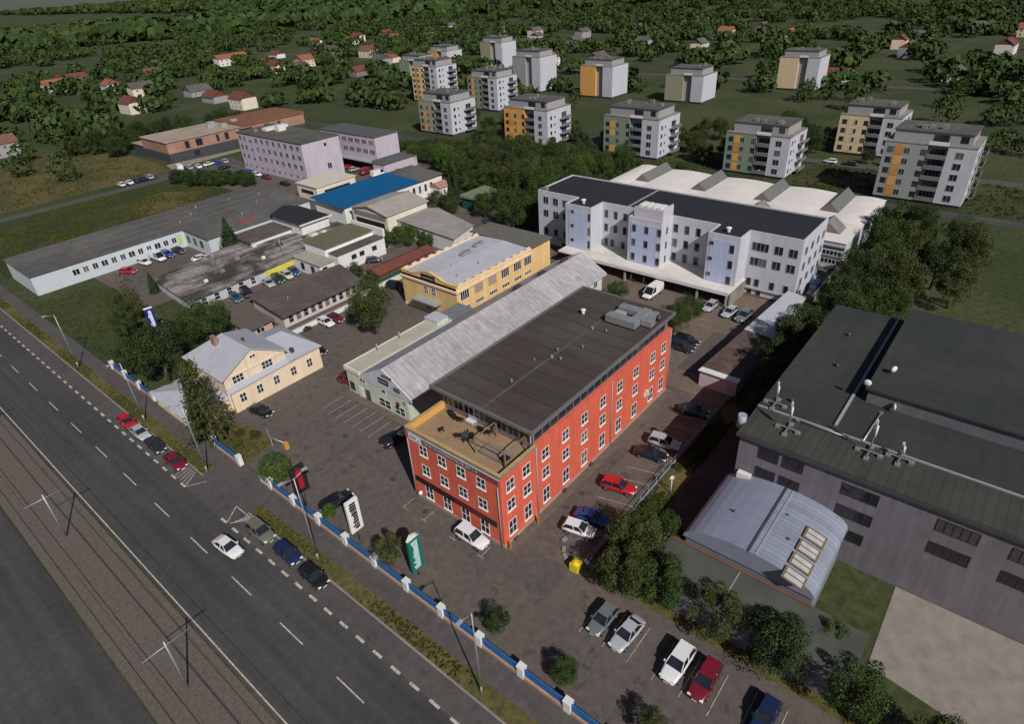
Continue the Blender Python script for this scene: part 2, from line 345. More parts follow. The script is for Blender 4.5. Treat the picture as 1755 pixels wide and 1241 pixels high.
# painted markings
mk = MB()
def line(b, p, q, w=.12, z=.07):
    p = Vector((p[0],p[1],0)); q = Vector((q[0],q[1],0)); d = (q-p).normalized(); n_ = Vector((-d.y,d.x,0))*w/2
    b.poly([(p.x-n_.x,p.y-n_.y,z),(q.x-n_.x,q.y-n_.y,z),(q.x+n_.x,q.y+n_.y,z),(p.x+n_.x,p.y+n_.y,z)])
y = -120
while y < 300:
    line(mk, (-22.3,y), (-22.3,y+4.2), .14)
    y += 9.9
y = -120
while y < 300:
    if not 32 < y < 41: line(mk, (-18.25,y), (-18.25,y+1.3), .30)
    y += 2.75
line(mk, (-28.0,-300), (-28.0,400), .14)
for k in range(4): line(mk, (-18.0+.55*k,30.8-.2*k), (-16.0,29.2+.35*k), .12)
line(mk, (-18.1,31.3), (-15.9,33), .12); line(mk, (-15.9,33), (-15.9,28.5), .12)
for k in range(5): line(mk, (-18.0,42.6+k*.8), (-15.9,44.0+k*.5), .12)
line(mk, (-18.1,42.2), (-15.9,40.9), .12)
struct('road_marking', mk, M['mark'])
pk = MB()
for k in range(8): line(pk, (3.9,41.4-k*1.95+.3), (8.6,41.4-k*1.95+.3), .11)
for yv in (14.9,11.1,6.1,1.5):
    line(pk, (-2.6,yv), (-.9,yv), .12); line(pk, (-2.7,yv-.5 if yv < 14 else yv), (-2.7,yv+.5 if yv < 14 else yv-1), .12)
for xv in (8.6,11.2,13.6,18.2,20.8,23.3,26.0,29.3,32.2,35.0,38.0,40.6): line(pk, (xv,-4.2), (xv+1.2,-8.6), .11)
for k in range(6): line(pk, (62.5+k*2.4,3.5), (62.5+k*2.4,8), .1)
for xv in range(62, 82, 3): line(pk, (xv,198.5), (xv,203.5), .2, .075)
struct('parking_marking', pk, M['markdim'])
rq = random.Random(9)
for k, (x0_, x1_, y0_, y1_) in enumerate(((-8,3,30,31.2),(-9.5,-4,16,22),(-3,2,-8,-2),(0,1.3,17,30),(6,24,-2.7,-1.5),(14,22,44,48),(-2,7,62,65.5),(26,32,57,62),(4,5,-10,-3),(18,30,118,126),(30,36,-3.4,-2.2),(44,54,10,14),(47,62,-2,1.5))):
    flat('asphalt_patch', [(x0_+rq.uniform(-.2,.2),y0_),(x1_,y0_+rq.uniform(-.2,.2)),(x1_+rq.uniform(-.2,.2),y1_),(x0_,y1_+rq.uniform(-.2,.2))], .052+.002*(k % 3), pm('patched_asphalt', (.092,.079,.072), .9, .25, 1.2, .7, .15, (.112,.093,.080)) if k % 2 else pm('newer_asphalt', (.086,.076,.070), .9, .22, 1.2, .6, .2, (.104,.09,.079)))
mh = MB()
for x, yv in ((-1.5,12.0),(-20.5,34.2),(20.5,-2.4),(13,-2.2),(36,-3.2),(9.6,-2.0),(2,33),(0,20)):
    mh.prism([(x+.45*math.cos(t*.785), yv+.45*math.sin(t*.785)) for t in range(8)], .03, .075)
struct('manhole_cover', mh, M['steeld'])
pv = MB(); pv.box(8.7,10.1,27.3,42.3,0,.12); pv.box(0,40.6,-1.25,-.02,0,.11)
struct('footpath', pv, pm('brown_slab', (.145,.112,.088), .9, .15, 1.0, brick=(.6,.6,.02)))

# ------------------------------------------------------------------ red office building
L, Wd = 40.3, 15.4
t = thing('red_office_building', 'long coral red three storey office block with dark penthouse roof and corner roof terrace', 'office building', (0,0,0))
b = MB(); b.box(0,L,0,Wd,.55,10.35)
b.build('wall', M['red'], t)
b = MB(); b.box(-.05,L+.05,-.05,Wd+.05,0,.55); b.build('plinth', pm('pinkish_plinth', (.36,.24,.20), .9, .15), t)
# upper wall band of the long sides behind the penthouse
b = MB(); b.box(6.7,L,.02,.5,10.35,11.35); b.box(6.7,L,Wd-.5,Wd-.02,10.35,11.35); b.box(L-.4,L,.5,Wd-.5,10.35,11.35); b.build('upper_wall', M['red'], t)
# terrace deck and parapet
b = MB(); b.poly([(.4,.4,10.37),(6.6,.4,10.37),(6.6,Wd-.4,10.37),(.4,Wd-.4,10.37)]); b.build('terrace_floor', M['deck'], t)
b = MB(); b.box(0,.32,0,Wd,10.35,11.3); b.box(.32,6.7,0,.32,10.35,11.3); b.box(.32,6.7,Wd-.32,Wd,10.35,11.3); b.build('parapet', M['red'], t)
b = MB(); b.box(-.05,0,-.05,Wd+.05,10.86,11.3); b.box(0,6.7,-.05,0,10.86,11.3); b.box(0,6.7,Wd,Wd+.05,10.86,11.3); b.build('parapet_band', pm('taupe_band', (.235,.185,.155), .7), t)
b = MB(); b.box(-.06,.34,-.06,Wd+.06,11.3,11.36); b.box(.34,6.7,-.06,.34,11.3,11.36); b.box(.34,6.7,Wd-.34,Wd+.06,11.3,11.36); b.build('coping', pm('ochre_coping', (.43,.29,.13), .7), t)
b = MB(); b.box(.33,.42,.42,Wd-.42,10.38,11.27); b.box(.33,6.68,.33,.42,10.38,11.27); b.box(.33,6.68,Wd-.42,Wd-.33,10.38,11.27); b.build('parapet_lining', M['ochre'], t)
# penthouse
b = MB(); b.box(6.7,L-.6,.45,Wd-.3,11.36,13.9); b.box(6.65,6.75,.45,Wd-.3,10.38,11.36); b.build('penthouse_wall', pm('penthouse_cladding', (.16,.15,.155), .6, .1), t)
pr = MB(); x0, x1 = 5.3, 35.4+4.6
pr.box(x0,x1,-.55,Wd+.5,13.9,14.1)
pr.build('penthouse_roof', M['rooftar'], t)
b = MB(); z0, z1 = 13.85, 14.28
b.box(x0-.08,x0+.22,-.6,Wd+.55,z0,z1); b.box(x1-.22,x1+.08,-.6,Wd+.55,z0,z1); b.box(x0+.22,x1-.22,-.6,-.3,z0,z1); b.box(x0+.22,x1-.22,Wd+.25,Wd+.55,z0,z1)
b.build('roof_edge', pm('roof_edge_metal', (.17,.165,.17), .5, .08, metal=.2), t)
b = MB()
for k in range(1, 13): b.box(x0+.3+k*2.65,x0+.33+k*2.65,-.25,Wd+.2,14.1,14.112)
b.box(x0+.3,x1-.3,7.2,7.55,14.1,14.15)
b.build('roof_seam', pm('seam_felt', (.085,.078,.066), .9, .2), t)
for x, yv, r in ((12,7.9,.16),(19.5,7.1,.2),(19.8,5.9,.14),(17.6,8.6,.12),(24,5.2,.12),(21.5,7.6,.13),(29,6.9,.2),(29.5,4.9,.13)): MB().tube((x,yv,14.1),(x,yv,14.55),r).build('roof_vent', M['conc'], t)
b = MB(); b.tube((32.2,10.6,14.1),(32.2,10.6,14.75),.25); b.ball((32.2,10.6,14.85),.42,.42,.16); b.build('roof_ventilator', M['whitew'], t)
# ribbon glazing, long side, and terrace glazing
for k in range(20):
    xa = 6.9 + k*1.6; gz = MB(); gz.poly([(xa+.05,.435,11.55),(xa+1.5,.435,11.55),(xa+1.5,.435,13.6),(xa+.05,.435,13.6)]); gz.build('penthouse_window', M['glassd'], t)
for k in range(8):
    ya = .8 + k*1.8
    if k == 3: continue
    gz = MB(); w_ = 1.6
    gz.poly([(6.637,ya+w_,11.25),(6.637,ya,11.25),(6.637,ya,13.2),(6.637,ya+w_,13.2)], 1)
    for yy in (ya, ya+w_/2, ya+w_): gz.box(6.58,6.63,yy-.04,yy+.04,11.2,13.25)
    gz.build('terrace_window', [M['frame'], M['glassd']], t)
for x in (6.5,23.3,40.1): MB().tube((x,-.09,.1),(x,-.09,11.2),.07).build('downpipe', M['framed'], t)
for yv in (.35,15.1): MB().tube((-.09,yv,.1),(-.09,yv,9.6),.07).build('downpipe', M['framed'], t)
WX = [1.65,4.6,8.3,12.5,16.7,21.1,25.4,29.8,34.7,38.0]
for i, x in enumerate(WX):
    for z, h in ((9.0,1.55),(6.0,1.55),(2.4,2.15)):
        window(t, 'my', x, -.001, z, 1.25, h, 2, 2, sill=True, pane=True)
for yv in (12.45,9.25,6.1,2.95):
    for z, h in ((8.8,1.5),(5.6,1.5),(1.9,2.1)):
        window(t, 'mx', -.001, yv, z, 1.25, h, 2, 2, sill=True, pane=True)
# banners with their unreadable rows of letters
b = MB(); b.box(-.12,-.002,.95,14.7,2.95,3.75,0)
b.build('fascia_board', M['black'], t)
b = MB(); b.box(-.128,-.122,2.9,7.8,3.0,3.7); b.build('fascia_lettering', M['maroon'], t)
b = MB(); b.box(-.12,-.002,12.5,14.75,9.75,10.7); b.build('white_banner', M['whitesign'], t)
b = MB(); b.box(-.127,-.122,13.4,14.5,10.05,10.5); b.box(-.127,-.122,12.8,13.2,9.95,10.2); b.build('banner_mark', pm('grey_blue_print', (.26,.29,.38), .7), t)
b = MB(); b.box(-.11,-.002,3.1,12.5,9.95,10.7); b.build('grey_banner', pm('grey_banner_cloth', (.12,.105,.105), .7, .2), t)
b = MB(); rr = random.Random(3); yv = 12.2
while yv > 3.4:
    w_ = rr.uniform(.12,.34); b.box(-.116,-.112,yv-w_,yv,10.08+rr.choice((0,0,.08)),10.52); yv -= w_+rr.choice((.07,.07,.3))
b.build('banner_lettering', pm('banner_print', (.30,.31,.28), .7, .3), t)
b = MB(); b.box(-.11,-.002,.2,3.1,9.95,10.7); b.build('red_banner', pm('dark_red_banner', (.24,.045,.062), .7, .2), t)
b = MB(); b.box(-.13,-.002,.1,14.8,10.72,10.84); b.build('banner_rail', pm('pale_rail', (.50,.43,.43), .6), t)
b = MB(); b.box(1.5,2.2,-.3,-.051,.05,.4); b.box(17.8,18.4,-.4,-.051,.05,.5); b.box(11.6,12.2,-.4,-.051,.05,.5); b.build('light_well', M['steeld'], t)
b = MB(); b.ball((0,0,0),.3,.3,.3); dsh = b.build('wall_lamp', M['lamp'], t, (-.3,14.0,1.2))
b = MB(); b.box(33.0,33.5,-.45,-.01,3.2,3.9); b.box(32.6,32.9,-.3,-.01,3.0,3.6); b.build('air_conditioner', M['creamp'], t)
for k, x in enumerate((1.0,5.5)):
    o = MB().box(-.1,.1,-.1,.1,0,1.0).box(-.13,.13,-.13,.13,1.0,1.08).build('bollard', M['yel'] if False else pm('orange_bollard_paint', (.5,.17,.04), .6))
    o.location = (x if k else .3,-.75 if k else -.6,.11)
    tag(o, ['short orange bollard at the front corner of the red office block','short orange bollard by the first ground floor side window of the red block'][k], 'bollard', 'bollards beside the red block')
# rooftop units on the red block
u = thing('ventilation_unit', 'large grey ring shaped duct unit on the dark roof of the red block', 'duct unit', (34.6,4.4,14.1))
MB().box(-2.7,-1.2,-2.6,2.2,.25,1.25).box(-1.2,2.4,-2.6,-1.3,.25,1.25).box(1.0,2.4,-1.3,2.2,.25,1.05).build('duct', M['steel'], u)
MB().box(-.9,.7,.6,2.2,.2,.7).build('fan_box', M['framed'], u)
for x, yv in ((-2.4,-2.3),(-2.4,1.9),(2.1,-2.3),(2.1,1.9)): MB().box(x-.12,x+.12,yv-.12,yv+.12,0,.25).build('support', M['steeld'], u)
u = thing('ventilation_unit', 'smaller grey duct unit beside the larger one on the red block roof', 'duct unit', (36.0,.9,14.1))
MB().box(-2.4,-1.1,-.8,.8,.25,1.1).box(-1.1,1.4,-.1,.8,.25,.95).build('duct', M['steel'], u)
MB().tube((.6,-.5,0),(.6,-.5,.9),.28).build('outlet_pipe', M['steeld'], u)
# terrace furniture
def chair(x, yv, rz, label):
    c = thing('terrace_chair', label, 'chair', (x,yv,10.38), rz, 'chairs on the roof terrace')
    MB().box(-.28,.28,-.28,.28,.36,.46).build('seat', M['black'], c)
    MB().box(-.30,-.22,-.28,.28,.46,.92).build('backrest', M['black'], c)
    for a in (-.25,.25):
        for d in (-.25,.25): MB().box(a-.03,a+.03,d-.03,d+.03,0,.36).build('leg', M['steeld'], c)
for i, (x, yv, rz) in enumerate([(3.1,9.3,.4),(3.9,8.7,2.6),(3.0,8.0,1.0),(3.8,7.7,3.6),(6.0,13.3,0),(5.7,12.6,.3),(5.5,11.9,.1),(5.6,11.2,.2),(5.7,7.9,0),(5.5,7.2,.2),(2.7,11.8,1.2),(5.8,6.6,.1)]):
    chair(x, yv, rz, ['black chair of the group round the dark table in the middle of the roof terrace','black chair in the row along the penthouse glazing of the roof terrace'][0 if i < 4 else 1] if i != 10 else 'single dark chair standing alone left of the terrace table')
tb = thing('terrace_table', 'round dark table among black chairs on the roof terrace', 'table', (3.45,8.45,10.38))
MB().tube((0,0,.68),(0,0,.74),.5,n=16).build('tabletop', M['steeld'], tb); MB().tube((0,0,0),(0,0,.68),.06).build('column', M['steeld'], tb)
s_ = thing('garden_sofa', 'white cushioned sofa against the terrace glazing', 'sofa', (6.1,9.9,10.38))
MB().box(-.45,.3,-.7,.7,.15,.45).build('seat', M['framed'], s_); MB().box(.3,.45,-.7,.7,.15,.85).build('backrest', M['framed'], s_); MB().box(-.42,.25,-.6,.6,.45,.56).build('cushion', M['whitew'], s_)
pg = thing('pergola', 'timber lounge frame with open roof beams at the right end of the terrace', 'pergola', (4.1,3.3,10.38))
for a in (-1.9,1.9):
    for d in (-2.3,2.3): MB().box(a-.07,a+.07,d-.07,d+.07,0,2.2).build('post', M['wood'], pg)
for d in (-2.3,2.3): MB().box(-2.0,2.0,d-.05,d+.05,2.2,2.32).build('beam', M['wood'], pg)
for a in (-1.9,1.9): MB().box(a-.05,a+.05,-2.35,2.35,2.32,2.44).build('beam', M['wood'], pg)
MB().box(-1.6,.4,-2.0,2.0,.02,.4).build('platform', pm('taupe_platform', (.22,.17,.14), .9), pg)
MB().box(-1.5,-.5,-1.9,-1.0,.4,.6).build('cushion', M['black'], pg)

# ------------------------------------------------------------------ foliage
CROWN = {}
def crown(kind, seed):
    key = (kind, seed)
    if key in CROWN: return CROWN[key]
    r = random.Random(seed*17+5); b = MB()
    def leaf(p, s, nrm):
        n_ = (Vector(nrm) + Vector((r.uniform(-1,1),r.uniform(-1,1),r.uniform(-.6,1)))*.9).normalized()
        u_ = n_.orthogonal().normalized(); a = r.uniform(0,6.28); u2 = u_*math.cos(a) + n_.cross(u_)*math.sin(a); v2 = n_.cross(u2)
        p = Vector(p); s2 = s*r.uniform(.5,.85)
        b.poly([p-u2*s, p-v2*s2*.8, p+u2*s, p+v2*s2])
    if kind == 'conifer':
        for i in range(4200):
            h = r.random()**1.15; lay = (h*9) % 1.0
            rad = (1-h)*(.55+.45*(1-lay))*.98+.02
            a = r.uniform(0,6.28); rad *= r.uniform(.55,1.0)*(.88+.16*math.sin(a*5+h*20))
            leaf((rad*math.cos(a),rad*math.sin(a),h*1.9-.95-(rad*.12)), .035+.025*(1-h), (math.cos(a),math.sin(a),.4))
    elif kind in ('round','loose','tall'):
        nb = {'round':34,'loose':22,'tall':26}[kind]; N = {'round':13000,'loose':8000,'tall':9500}[kind]
        blobs = []
        for i in range(nb):
            a = r.uniform(0,6.28); zz = r.uniform(-.75,.95); rr_ = math.sqrt(max(0,1-zz*zz))*r.uniform(.45,.80)
            br = r.uniform(.17,.40)*(1.0 if kind != 'loose' else .82)
            blobs.append((rr_*math.cos(a),rr_*math.sin(a),zz*.70,br))
        blobs.append((0,0,.1,.5))
        for i in range(N):
            x, yv, z, br = blobs[i % len(blobs)]
            d = Vector((r.gauss(0,1),r.gauss(0,1),r.gauss(0,1)+.25)).normalized(); q = br*r.uniform(.72,1.06)
            p = Vector((x,yv,z)) + d*q*(1 if r.random() > .06 else r.uniform(1.05,1.3))
            leaf(p, r.uniform(.017,.040), d)
    elif kind == 'clip':
        for i in range(3400):
            d = Vector((r.gauss(0,1),r.gauss(0,1),r.gauss(0,1))).normalized()
            q = r.uniform(.86,1.0)*(1+.05*math.sin(d.x*7)*math.cos(d.y*6+d.z*5))
            leaf(d*q, r.uniform(.03,.055), d)
    elif kind == 'pine':
        for k in range(15):
            h = -.85+k*.125; a0 = r.uniform(0,6.28); nbr = 4
            for j in range(nbr):
                a = a0+j*6.28/nbr+r.uniform(-.4,.4); ln = (1.0-((h+.85)/1.9)**1.6)*r.uniform(.6,1.05)*.95+.1
                for i in range(80):
                    s = r.random()**.7; rad = ln*s
                    leaf((rad*math.cos(a)+r.gauss(0,.07),rad*math.sin(a)+r.gauss(0,.07),h+.10*s+r.gauss(0,.05)), r.uniform(.03,.058), (0,0,1))
    elif kind == 'low':
        for i in range(420):
            d = Vector((r.gauss(0,1),r.gauss(0,1),r.gauss(0,1)+.3)).normalized(); q = r.uniform(.7,1.05)*(1+.16*math.sin(d.x*5+seed)*math.cos(d.y*6))
            leaf(d*q*Vector((1,1,.95)).length/1.7, r.uniform(.12,.2), d)
    CROWN[key] = b.mesh('crown', LEAF[0]); return CROWN[key]
TR = {}
def trunkmesh(kind, seed):
    key = (kind, seed)
    if key in TR: return TR[key]
    r = random.Random(seed); b = MB(); top = .62 if kind != 'conifer' else .95
    pts = [(0,0,0),(.02*r.uniform(-1,1),.02*r.uniform(-1,1),top*.5),(.03*r.uniform(-1,1),.03*r.uniform(-1,1),top)]
    b.tube(pts[0], pts[1], .034, .024, 7); b.tube(pts[1], pts[2], .024, .010, 7)
    if kind != 'conifer':
        for i in range(6):
            a = i*1.05+r.uniform(-.3,.3); z = top*r.uniform(.45,.9)
            b.tube((0,0,z), (.24*math.cos(a),.24*math.sin(a),z+r.uniform(.1,.24)), .013, .004, 5)
    TR[key] = b.mesh('trunk', M['bark']); return TR[key]
TN = [0]
def tree(x, yv, h, w, kind, leaf, label, cat='tree', name='broadleaf_tree', group=None, trunk=.18, z0=0.0):
    """tree with total height h and crown width w standing at x, y"""
    TN[0] += 1; sd = TN[0] % 6
    t_ = thing(name, label, cat, (x,yv,z0), (TN[0]*2.399) % 6.28, group)
    zc = h*trunk; ch = h-zc
    cr = link('crown', crown(kind, sd), t_, (0,0,zc+ch/2), sc=(w/2*1.04,w/2*1.04,ch/2*1.06))
    recolor(cr, LEAF[leaf])
    if trunk > 0.02: link('trunk', trunkmesh('conifer' if kind == 'conifer' else 'b', sd), t_, sc=(h*.8,h*.8,h))
    return t_

# ------------------------------------------------------------------ mint workshop with the corrugated gable roof
t = thing('mint_workshop', 'long pale mint workshop with corrugated gable roof and sign boards on its white gable', 'workshop', (10.2,34.5,0))
b = MB(); b.prism([(10.2,27.5),(64.5,27.5),(64.5,38.6),(10.2,38.6)], 0, 4.3, 0)
b.box(10.25,31.6,38.6,42.3,0,4.75); b.wb('wall', M['mint'], t)
for xx, xo in ((10.12,10.45),(64.25,64.55)):
    b = MB(); b.prism([(xx,26.4),(xo,26.4),(xo,38.6),(xx,38.6)], 4.0, 4.52)
    v = [(xx,26.4,4.53),(xx,38.6,4.53),(xx,32.5,7.85)]; w = [(xo,26.4,4.53),(xo,38.6,4.53),(xo,32.5,7.85)]
    b.poly([v[0],v[2],v[1]]); b.poly(w); b.poly([v[0],w[0],w[2],v[2]]); b.poly([v[2],w[2],w[1],v[1]])
    b.wb('gable', M['white'] if xx < 20 else M['mint'], t)
b = MB(); th = .12
for (ya, za), (yb, zb) in (((26.1,4.5),(32.5,7.95)),((32.5,7.95),(38.7,4.62))):
    b.poly([(10.5,ya,za),(64.2,ya,za),(64.2,yb,zb),(10.5,yb,zb)]); b.poly([(10.5,ya,za-th),(10.5,yb,zb-th),(64.2,yb,zb-th),(64.2,ya,za-th)])
    b.poly([(10.5,ya,za-th),(10.5,ya,za),(10.5,yb,zb),(10.5,yb,zb-th)]); b.poly([(64.2,ya,za),(64.2,ya,za-th),(64.2,yb,zb-th),(64.2,yb,zb)])
b.poly([(10.5,26.1,4.38),(64.2,26.1,4.38),(64.2,26.1,4.5),(10.5,26.1,4.5)])
b.wb('roof', M['roofcorr'], t)
b = MB(); b.box(10.2,31.7,38.75,42.4,4.76,4.9); b.wb('flat_roof', M['roofpale'], t)
b = MB(); b.box(10.0,10.3,38.62,42.45,4.3,5.05); b.box(10.3,31.7,42.32,42.5,4.5,5.0); b.wb('roof_edge', M['creamp'], t)
for x in (44,51.5,59): MB().box(x-.9,x+.9,32.7,33.6,7.3,8.15).wb('roof_hatch', M['steeld'], t)
for x in (16.5,21.5): MB().tube((x,41.6,4.9),(x,41.6,6.0),.09).ball((x,41.6,6.05),.22,.22,.14).wb('vent_pipe', M['steel'], t)
for yv, z, w_, h_, mt in ((31.5,6.75,2.2,.42,'black'),(32.5,5.6,2.3,.95,'black'),(29.5,5.15,1.3,.65,'black')):
    MB().box(10.03,10.14,yv-w_/2,yv+w_/2,z-h_/2,z+h_/2).wb('sign_board', M[mt], t)
    q = MB(); r2 = random.Random(int(yv*7)); yy = yv+w_/2-.15
    while yy > yv-w_/2+.25: ww = r2.uniform(.08,.2); q.box(10.015,10.028,yy-ww,yy,z-h_*.18,z+h_*.18); yy -= ww+.07
    q.wb('sign_lettering', pm('grey_lettering', (.30,.28,.27), .7), t)
for yv, z, w_, h_, nx in ((38.1,3.9,1.3,1.4,2),(33.0,3.85,1.0,1.3,1),(33.1,1.2,2.7,1.5,2),(29.6,1.2,2.2,1.5,2),(28.3,3.2,1.0,.7,1)):
    window(t, 'mx', 10.19, yv, z, w_, h_, nx, 2)
for yv, h_ in ((41.3,1.5),): window(t, 'mx', 10.24, yv, 1.3, 1.1, h_, 1, 1, frame=M['greenmesh'])
for yv in (39.0,37.2): MB().box(10.1,10.19,yv-.5,yv+.5,.1,2.1).wb('door', [M['whitew'],M['steeld']][int(yv < 38)], t)
MB().box(10.02,10.19,29.55,30.1,2.1,2.75).wb('red_plate', M['maroon'], t)
window(t, 'my', 62.0, 27.49, 2.6, 1.2, 1.3, 2, 1); window(t, 'my', 57.5, 27.49, 2.6, 1.2, 1.3, 2, 1)
# link block behind the flat roof
t = thing('link_block', 'small grey roofed block between the mint workshop and the yellow hall', 'annex', (29.5,40.6,0))
MB().box(28.2,30.9,38.95,42.2,4.91,5.75).wb('wall', M['mint'], t); MB().box(28.1,31.0,38.85,42.3,5.75,5.85).wb('roof', M['rooflight'], t)
t = thing('boiler_house', 'low flat shed with dark grey roof wedged before the yellow hall', 'shed', (34.6,41.0,0))
MB().box(31.72,37.3,38.8,42.5,0,4.6).wb('wall', M['conc'], t); MB().box(31.75,37.35,38.7,42.6,4.6,4.75).wb('roof', pm('slate_felt', (.15,.16,.17), .85, .15), t)

# ------------------------------------------------------------------ yellow hall
t = thing('yellow_hall', 'yellow hall with curved front parapet, pale flat roof and canopied entrance', 'hall', (37.5,50.6,0))
MB().box(37.5,61.0,43,58.4,.5,7.4).box(61,67.5,43.02,60.5,.5,7.2).wb('wall', M['yellow'], t)
MB().box(37.42,61,42.92,58.48,0,.5).box(61,67.6,42.9,60.6,0,.5).wb('plinth', M['creamp'], t)
b = MB(); N = 24
for i in range(N):
    y0 = 43+15.4*i/N; y1 = 43+15.4*(i+1)/N
    f_ = lambda yv: 8.05+1.15*max(0, math.cos((yv-50.3)/9.2*math.pi))**1.4 if abs(yv-50.3) < 4.6 else 8.05
    za, zb = f_(y0), f_(y1)
    b.poly([(37.5,y1,6.9),(37.5,y0,6.9),(37.5,y0,za),(37.5,y1,zb)]); b.poly([(37.85,y0,6.9),(37.85,y1,6.9),(37.85,y1,zb),(37.85,y0,za)])
    b.poly([(37.4,y1,zb),(37.4,y0,za),(37.95,y0,za),(37.95,y1,zb)]); b.poly([(37.4,y1,zb-.14),(37.4,y0,za-.14),(37.4,y0,za),(37.4,y1,zb)])
b.wb('front_parapet', M['yellow'], t)
for yq in (43.0,58.1):
    b = MB(); b.box(37.9,61,yq,yq+.3,7.4,7.75)
    for k in range(10): b.box(38.2+k*2.35,39.3+k*2.35,yq-.05,yq+.35,7.75,8.1)
    b.wb('parapet', M['cream'], t)
MB().box(37.2,37.5,42.6,58.7,6.45,6.85).box(37.5,61,42.6,43,6.5,6.85).box(37.5,61,58.4,58.8,6.5,6.85).wb('cornice', M['cream'], t)
b = MB(); b.poly([(37.86,43.3,7.5),(61,43.3,7.5),(61,50.7,7.9),(37.86,50.7,7.9)]); b.poly([(37.86,50.7,7.9),(61,50.7,7.9),(61,58.1,7.5),(37.86,58.1,7.5)]); b.wb('roof', M['rooflight'], t)
MB().box(60.7,68.0,42.6,61.0,7.76,7.95).wb('rear_roof', pm('taupe_grey_felt', (.125,.115,.10), .9, .15), t)
MB().box(37.36,37.49,48.6,52.4,7.25,8.5).wb('sign_board', M['black'], t); MB().box(37.34,37.355,49.0,52.0,7.7,7.95).wb('sign_lettering', M['framed'], t)
MB().box(35.6,37.48,47.3,54.3,3.05,3.3).wb('canopy', M['framed'], t)
for yv in (51.5,49.3):
    window(t, 'mx', 37.49, yv, 5.1, 1.0, 1.6, 2, 2); MB().box(37.4,37.49,yv-.6,yv+.6,.5,2.7).wb('door', M['blind'], t)
for x, k in ((39.7,0),(43.8,1),(47.9,1),(51.9,0),(55.9,0),(59.4,0)):
    if k: MB().box(x-1.2,x+1.2,42.93,42.99,4.4,6.3).wb('shuttered_window', M['blind'], t)
    else: window(t, 'my', x, 42.99, 5.4, 2.3, 1.9, 4, 1)
    window(t, 'my', x, 42.99, 2.6, 2.2, .7, 4, 1)
for x, yv in ((50.6,52.3),(55.8,53.3)): MB().box(x-1.6,x+.9,yv-.5,yv+.5,7.75,8.6).wb('roof_box', M['steel'], t)
for x, yv in ((44,50.5),(48.5,47),(41.5,46.5)): MB().tube((x,yv,7.5),(x,yv,8.2),.12).wb('vent_pipe', M['conc'], t)

# ------------------------------------------------------------------ white factory with blue panels
t = thing('white_factory', 'white four storey factory with three pale blue stair towers and black roof', 'factory', (79.5,24,0))
MB().box(79.5,94,-6.4,55.2,.0,13.1).wb('wall', M['white'], t)
for y0, y1 in ((37.0,43.8),(20.0,27.6),(3.6,10.0)): MB().box(74.7,79.49,y0,y1,3.4,13.1).wb('tower_wall', M['white'], t)
b = MB(); b.box(79.75,93.75,-6.15,54.95,13.1,13.24)
for y0, y1 in ((37.25,43.55),(3.85,9.75)): b.box(74.95,79.75,y0,y1,13.1,13.24)
b.wb('roof', M['roofblack'], t)
b = MB()
for x0, x1, y0, y1 in ((79.5,79.75,43.8,55.2),(79.5,79.75,27.6,37),(79.5,79.75,10,20),(79.5,79.75,-6.4,3.6),(93.75,94,-6.4,55.2),(79.75,93.75,54.95,55.2),(79.75,93.75,-6.4,-6.15),
    (74.7,74.95,37,43.8),(74.7,74.95,3.6,10),(74.95,79.75,43.55,43.8),(74.95,79.75,37,37.25),(74.95,79.75,9.75,10),(74.95,79.75,3.6,3.85)): b.box(x0,x1,y0,y1,13.1,13.5)
b.box(74.7,79.5,20.0,20.25,13.1,13.45); b.box(74.7,79.5,27.35,27.6,13.1,13.45); b.box(74.7,74.95,20.25,27.35,13.1,13.45)
b.wb('parapet', M['white'], t)
MB().box(75.6,80.2,20.3,26.9,13.12,15.2).wb('plant_room', pm('lilac_grey_render', (.50,.46,.49), .85, .06), t)
MB().box(75.62,80.1,20.3,20.55,15.2,15.7).box(75.6,75.85,20.55,26.9,15.2,15.45).wb('plant_parapet', M['white'], t)
for k in range(4): MB().box(76.3,78.8,21.2+k*1.4,22.0+k*1.4,15.22,15.75).wb('plant_unit', M['whitew'], t)
for y0, y1 in ((37.9,42.9),(20.7,27.0),(4.5,9.4)): MB().box(74.63,74.69,y0,y1,3.5,12.3).wb('blue_panel', M['bluep'], t)
MB().box(79.7,93.8,30.8,31.1,13.25,13.4).wb('roof_seam', M['framed'], t)
for yv in (40.5,7.0): MB().tube((77,yv,13.24),(77,yv,14.0),.35).ball((77,yv,14.1),.6,.6,.25).wb('roof_ventilator', M['whitew'], t)
MB().box(80.0,81.2,53.2,54.4,13.24,14.0).wb('roof_box', M['conc'], t)
fr = M['framed']
for yv in (52.9,50.05,47.3):
    for z in (11.3,8.1): window(t, 'mx', 79.49, yv, z, 1.35, 1.6, 2, 1, fr)
    window(t, 'mx', 79.49, yv, 3.6, 1.0, 1.6, 1, 1, fr)
for yv in (53.2,47.7): window(t, 'mx', 79.49, yv, 1.0, 1.0, 1.0, 1, 1, fr)
for yv in (36.0,33.6,31.2):
    for z in (11,7.8): window(t, 'mx', 79.49, yv, z, .85, 1.7, 1, 1, fr)
for yv in (35.9,34.3,31.5): window(t, 'mx', 79.49, yv, 4.4, .85, 1.5, 1, 1, fr)
for yv in (19.1,16.6,14.1):
    for z in (10.9,7.7,4.6): window(t, 'mx', 79.49, yv, z, .95, 1.7, 1, 1, fr)
for z in (11.9,8.6,5.2): window(t, 'mx', 74.62, 41.9, z, .8, .65, 1, 1, fr)
for z in (11.2,8.0,4.9): window(t, 'mx', 74.68, 37.5, z, .6, 1.7, 1, 1, fr)
for yv in (26.2,23.3,20.4):
    for z in (11.1,8.0,4.75): window(t, 'mx', 74.62, yv, z, .85, 1.5, 1, 1, fr)
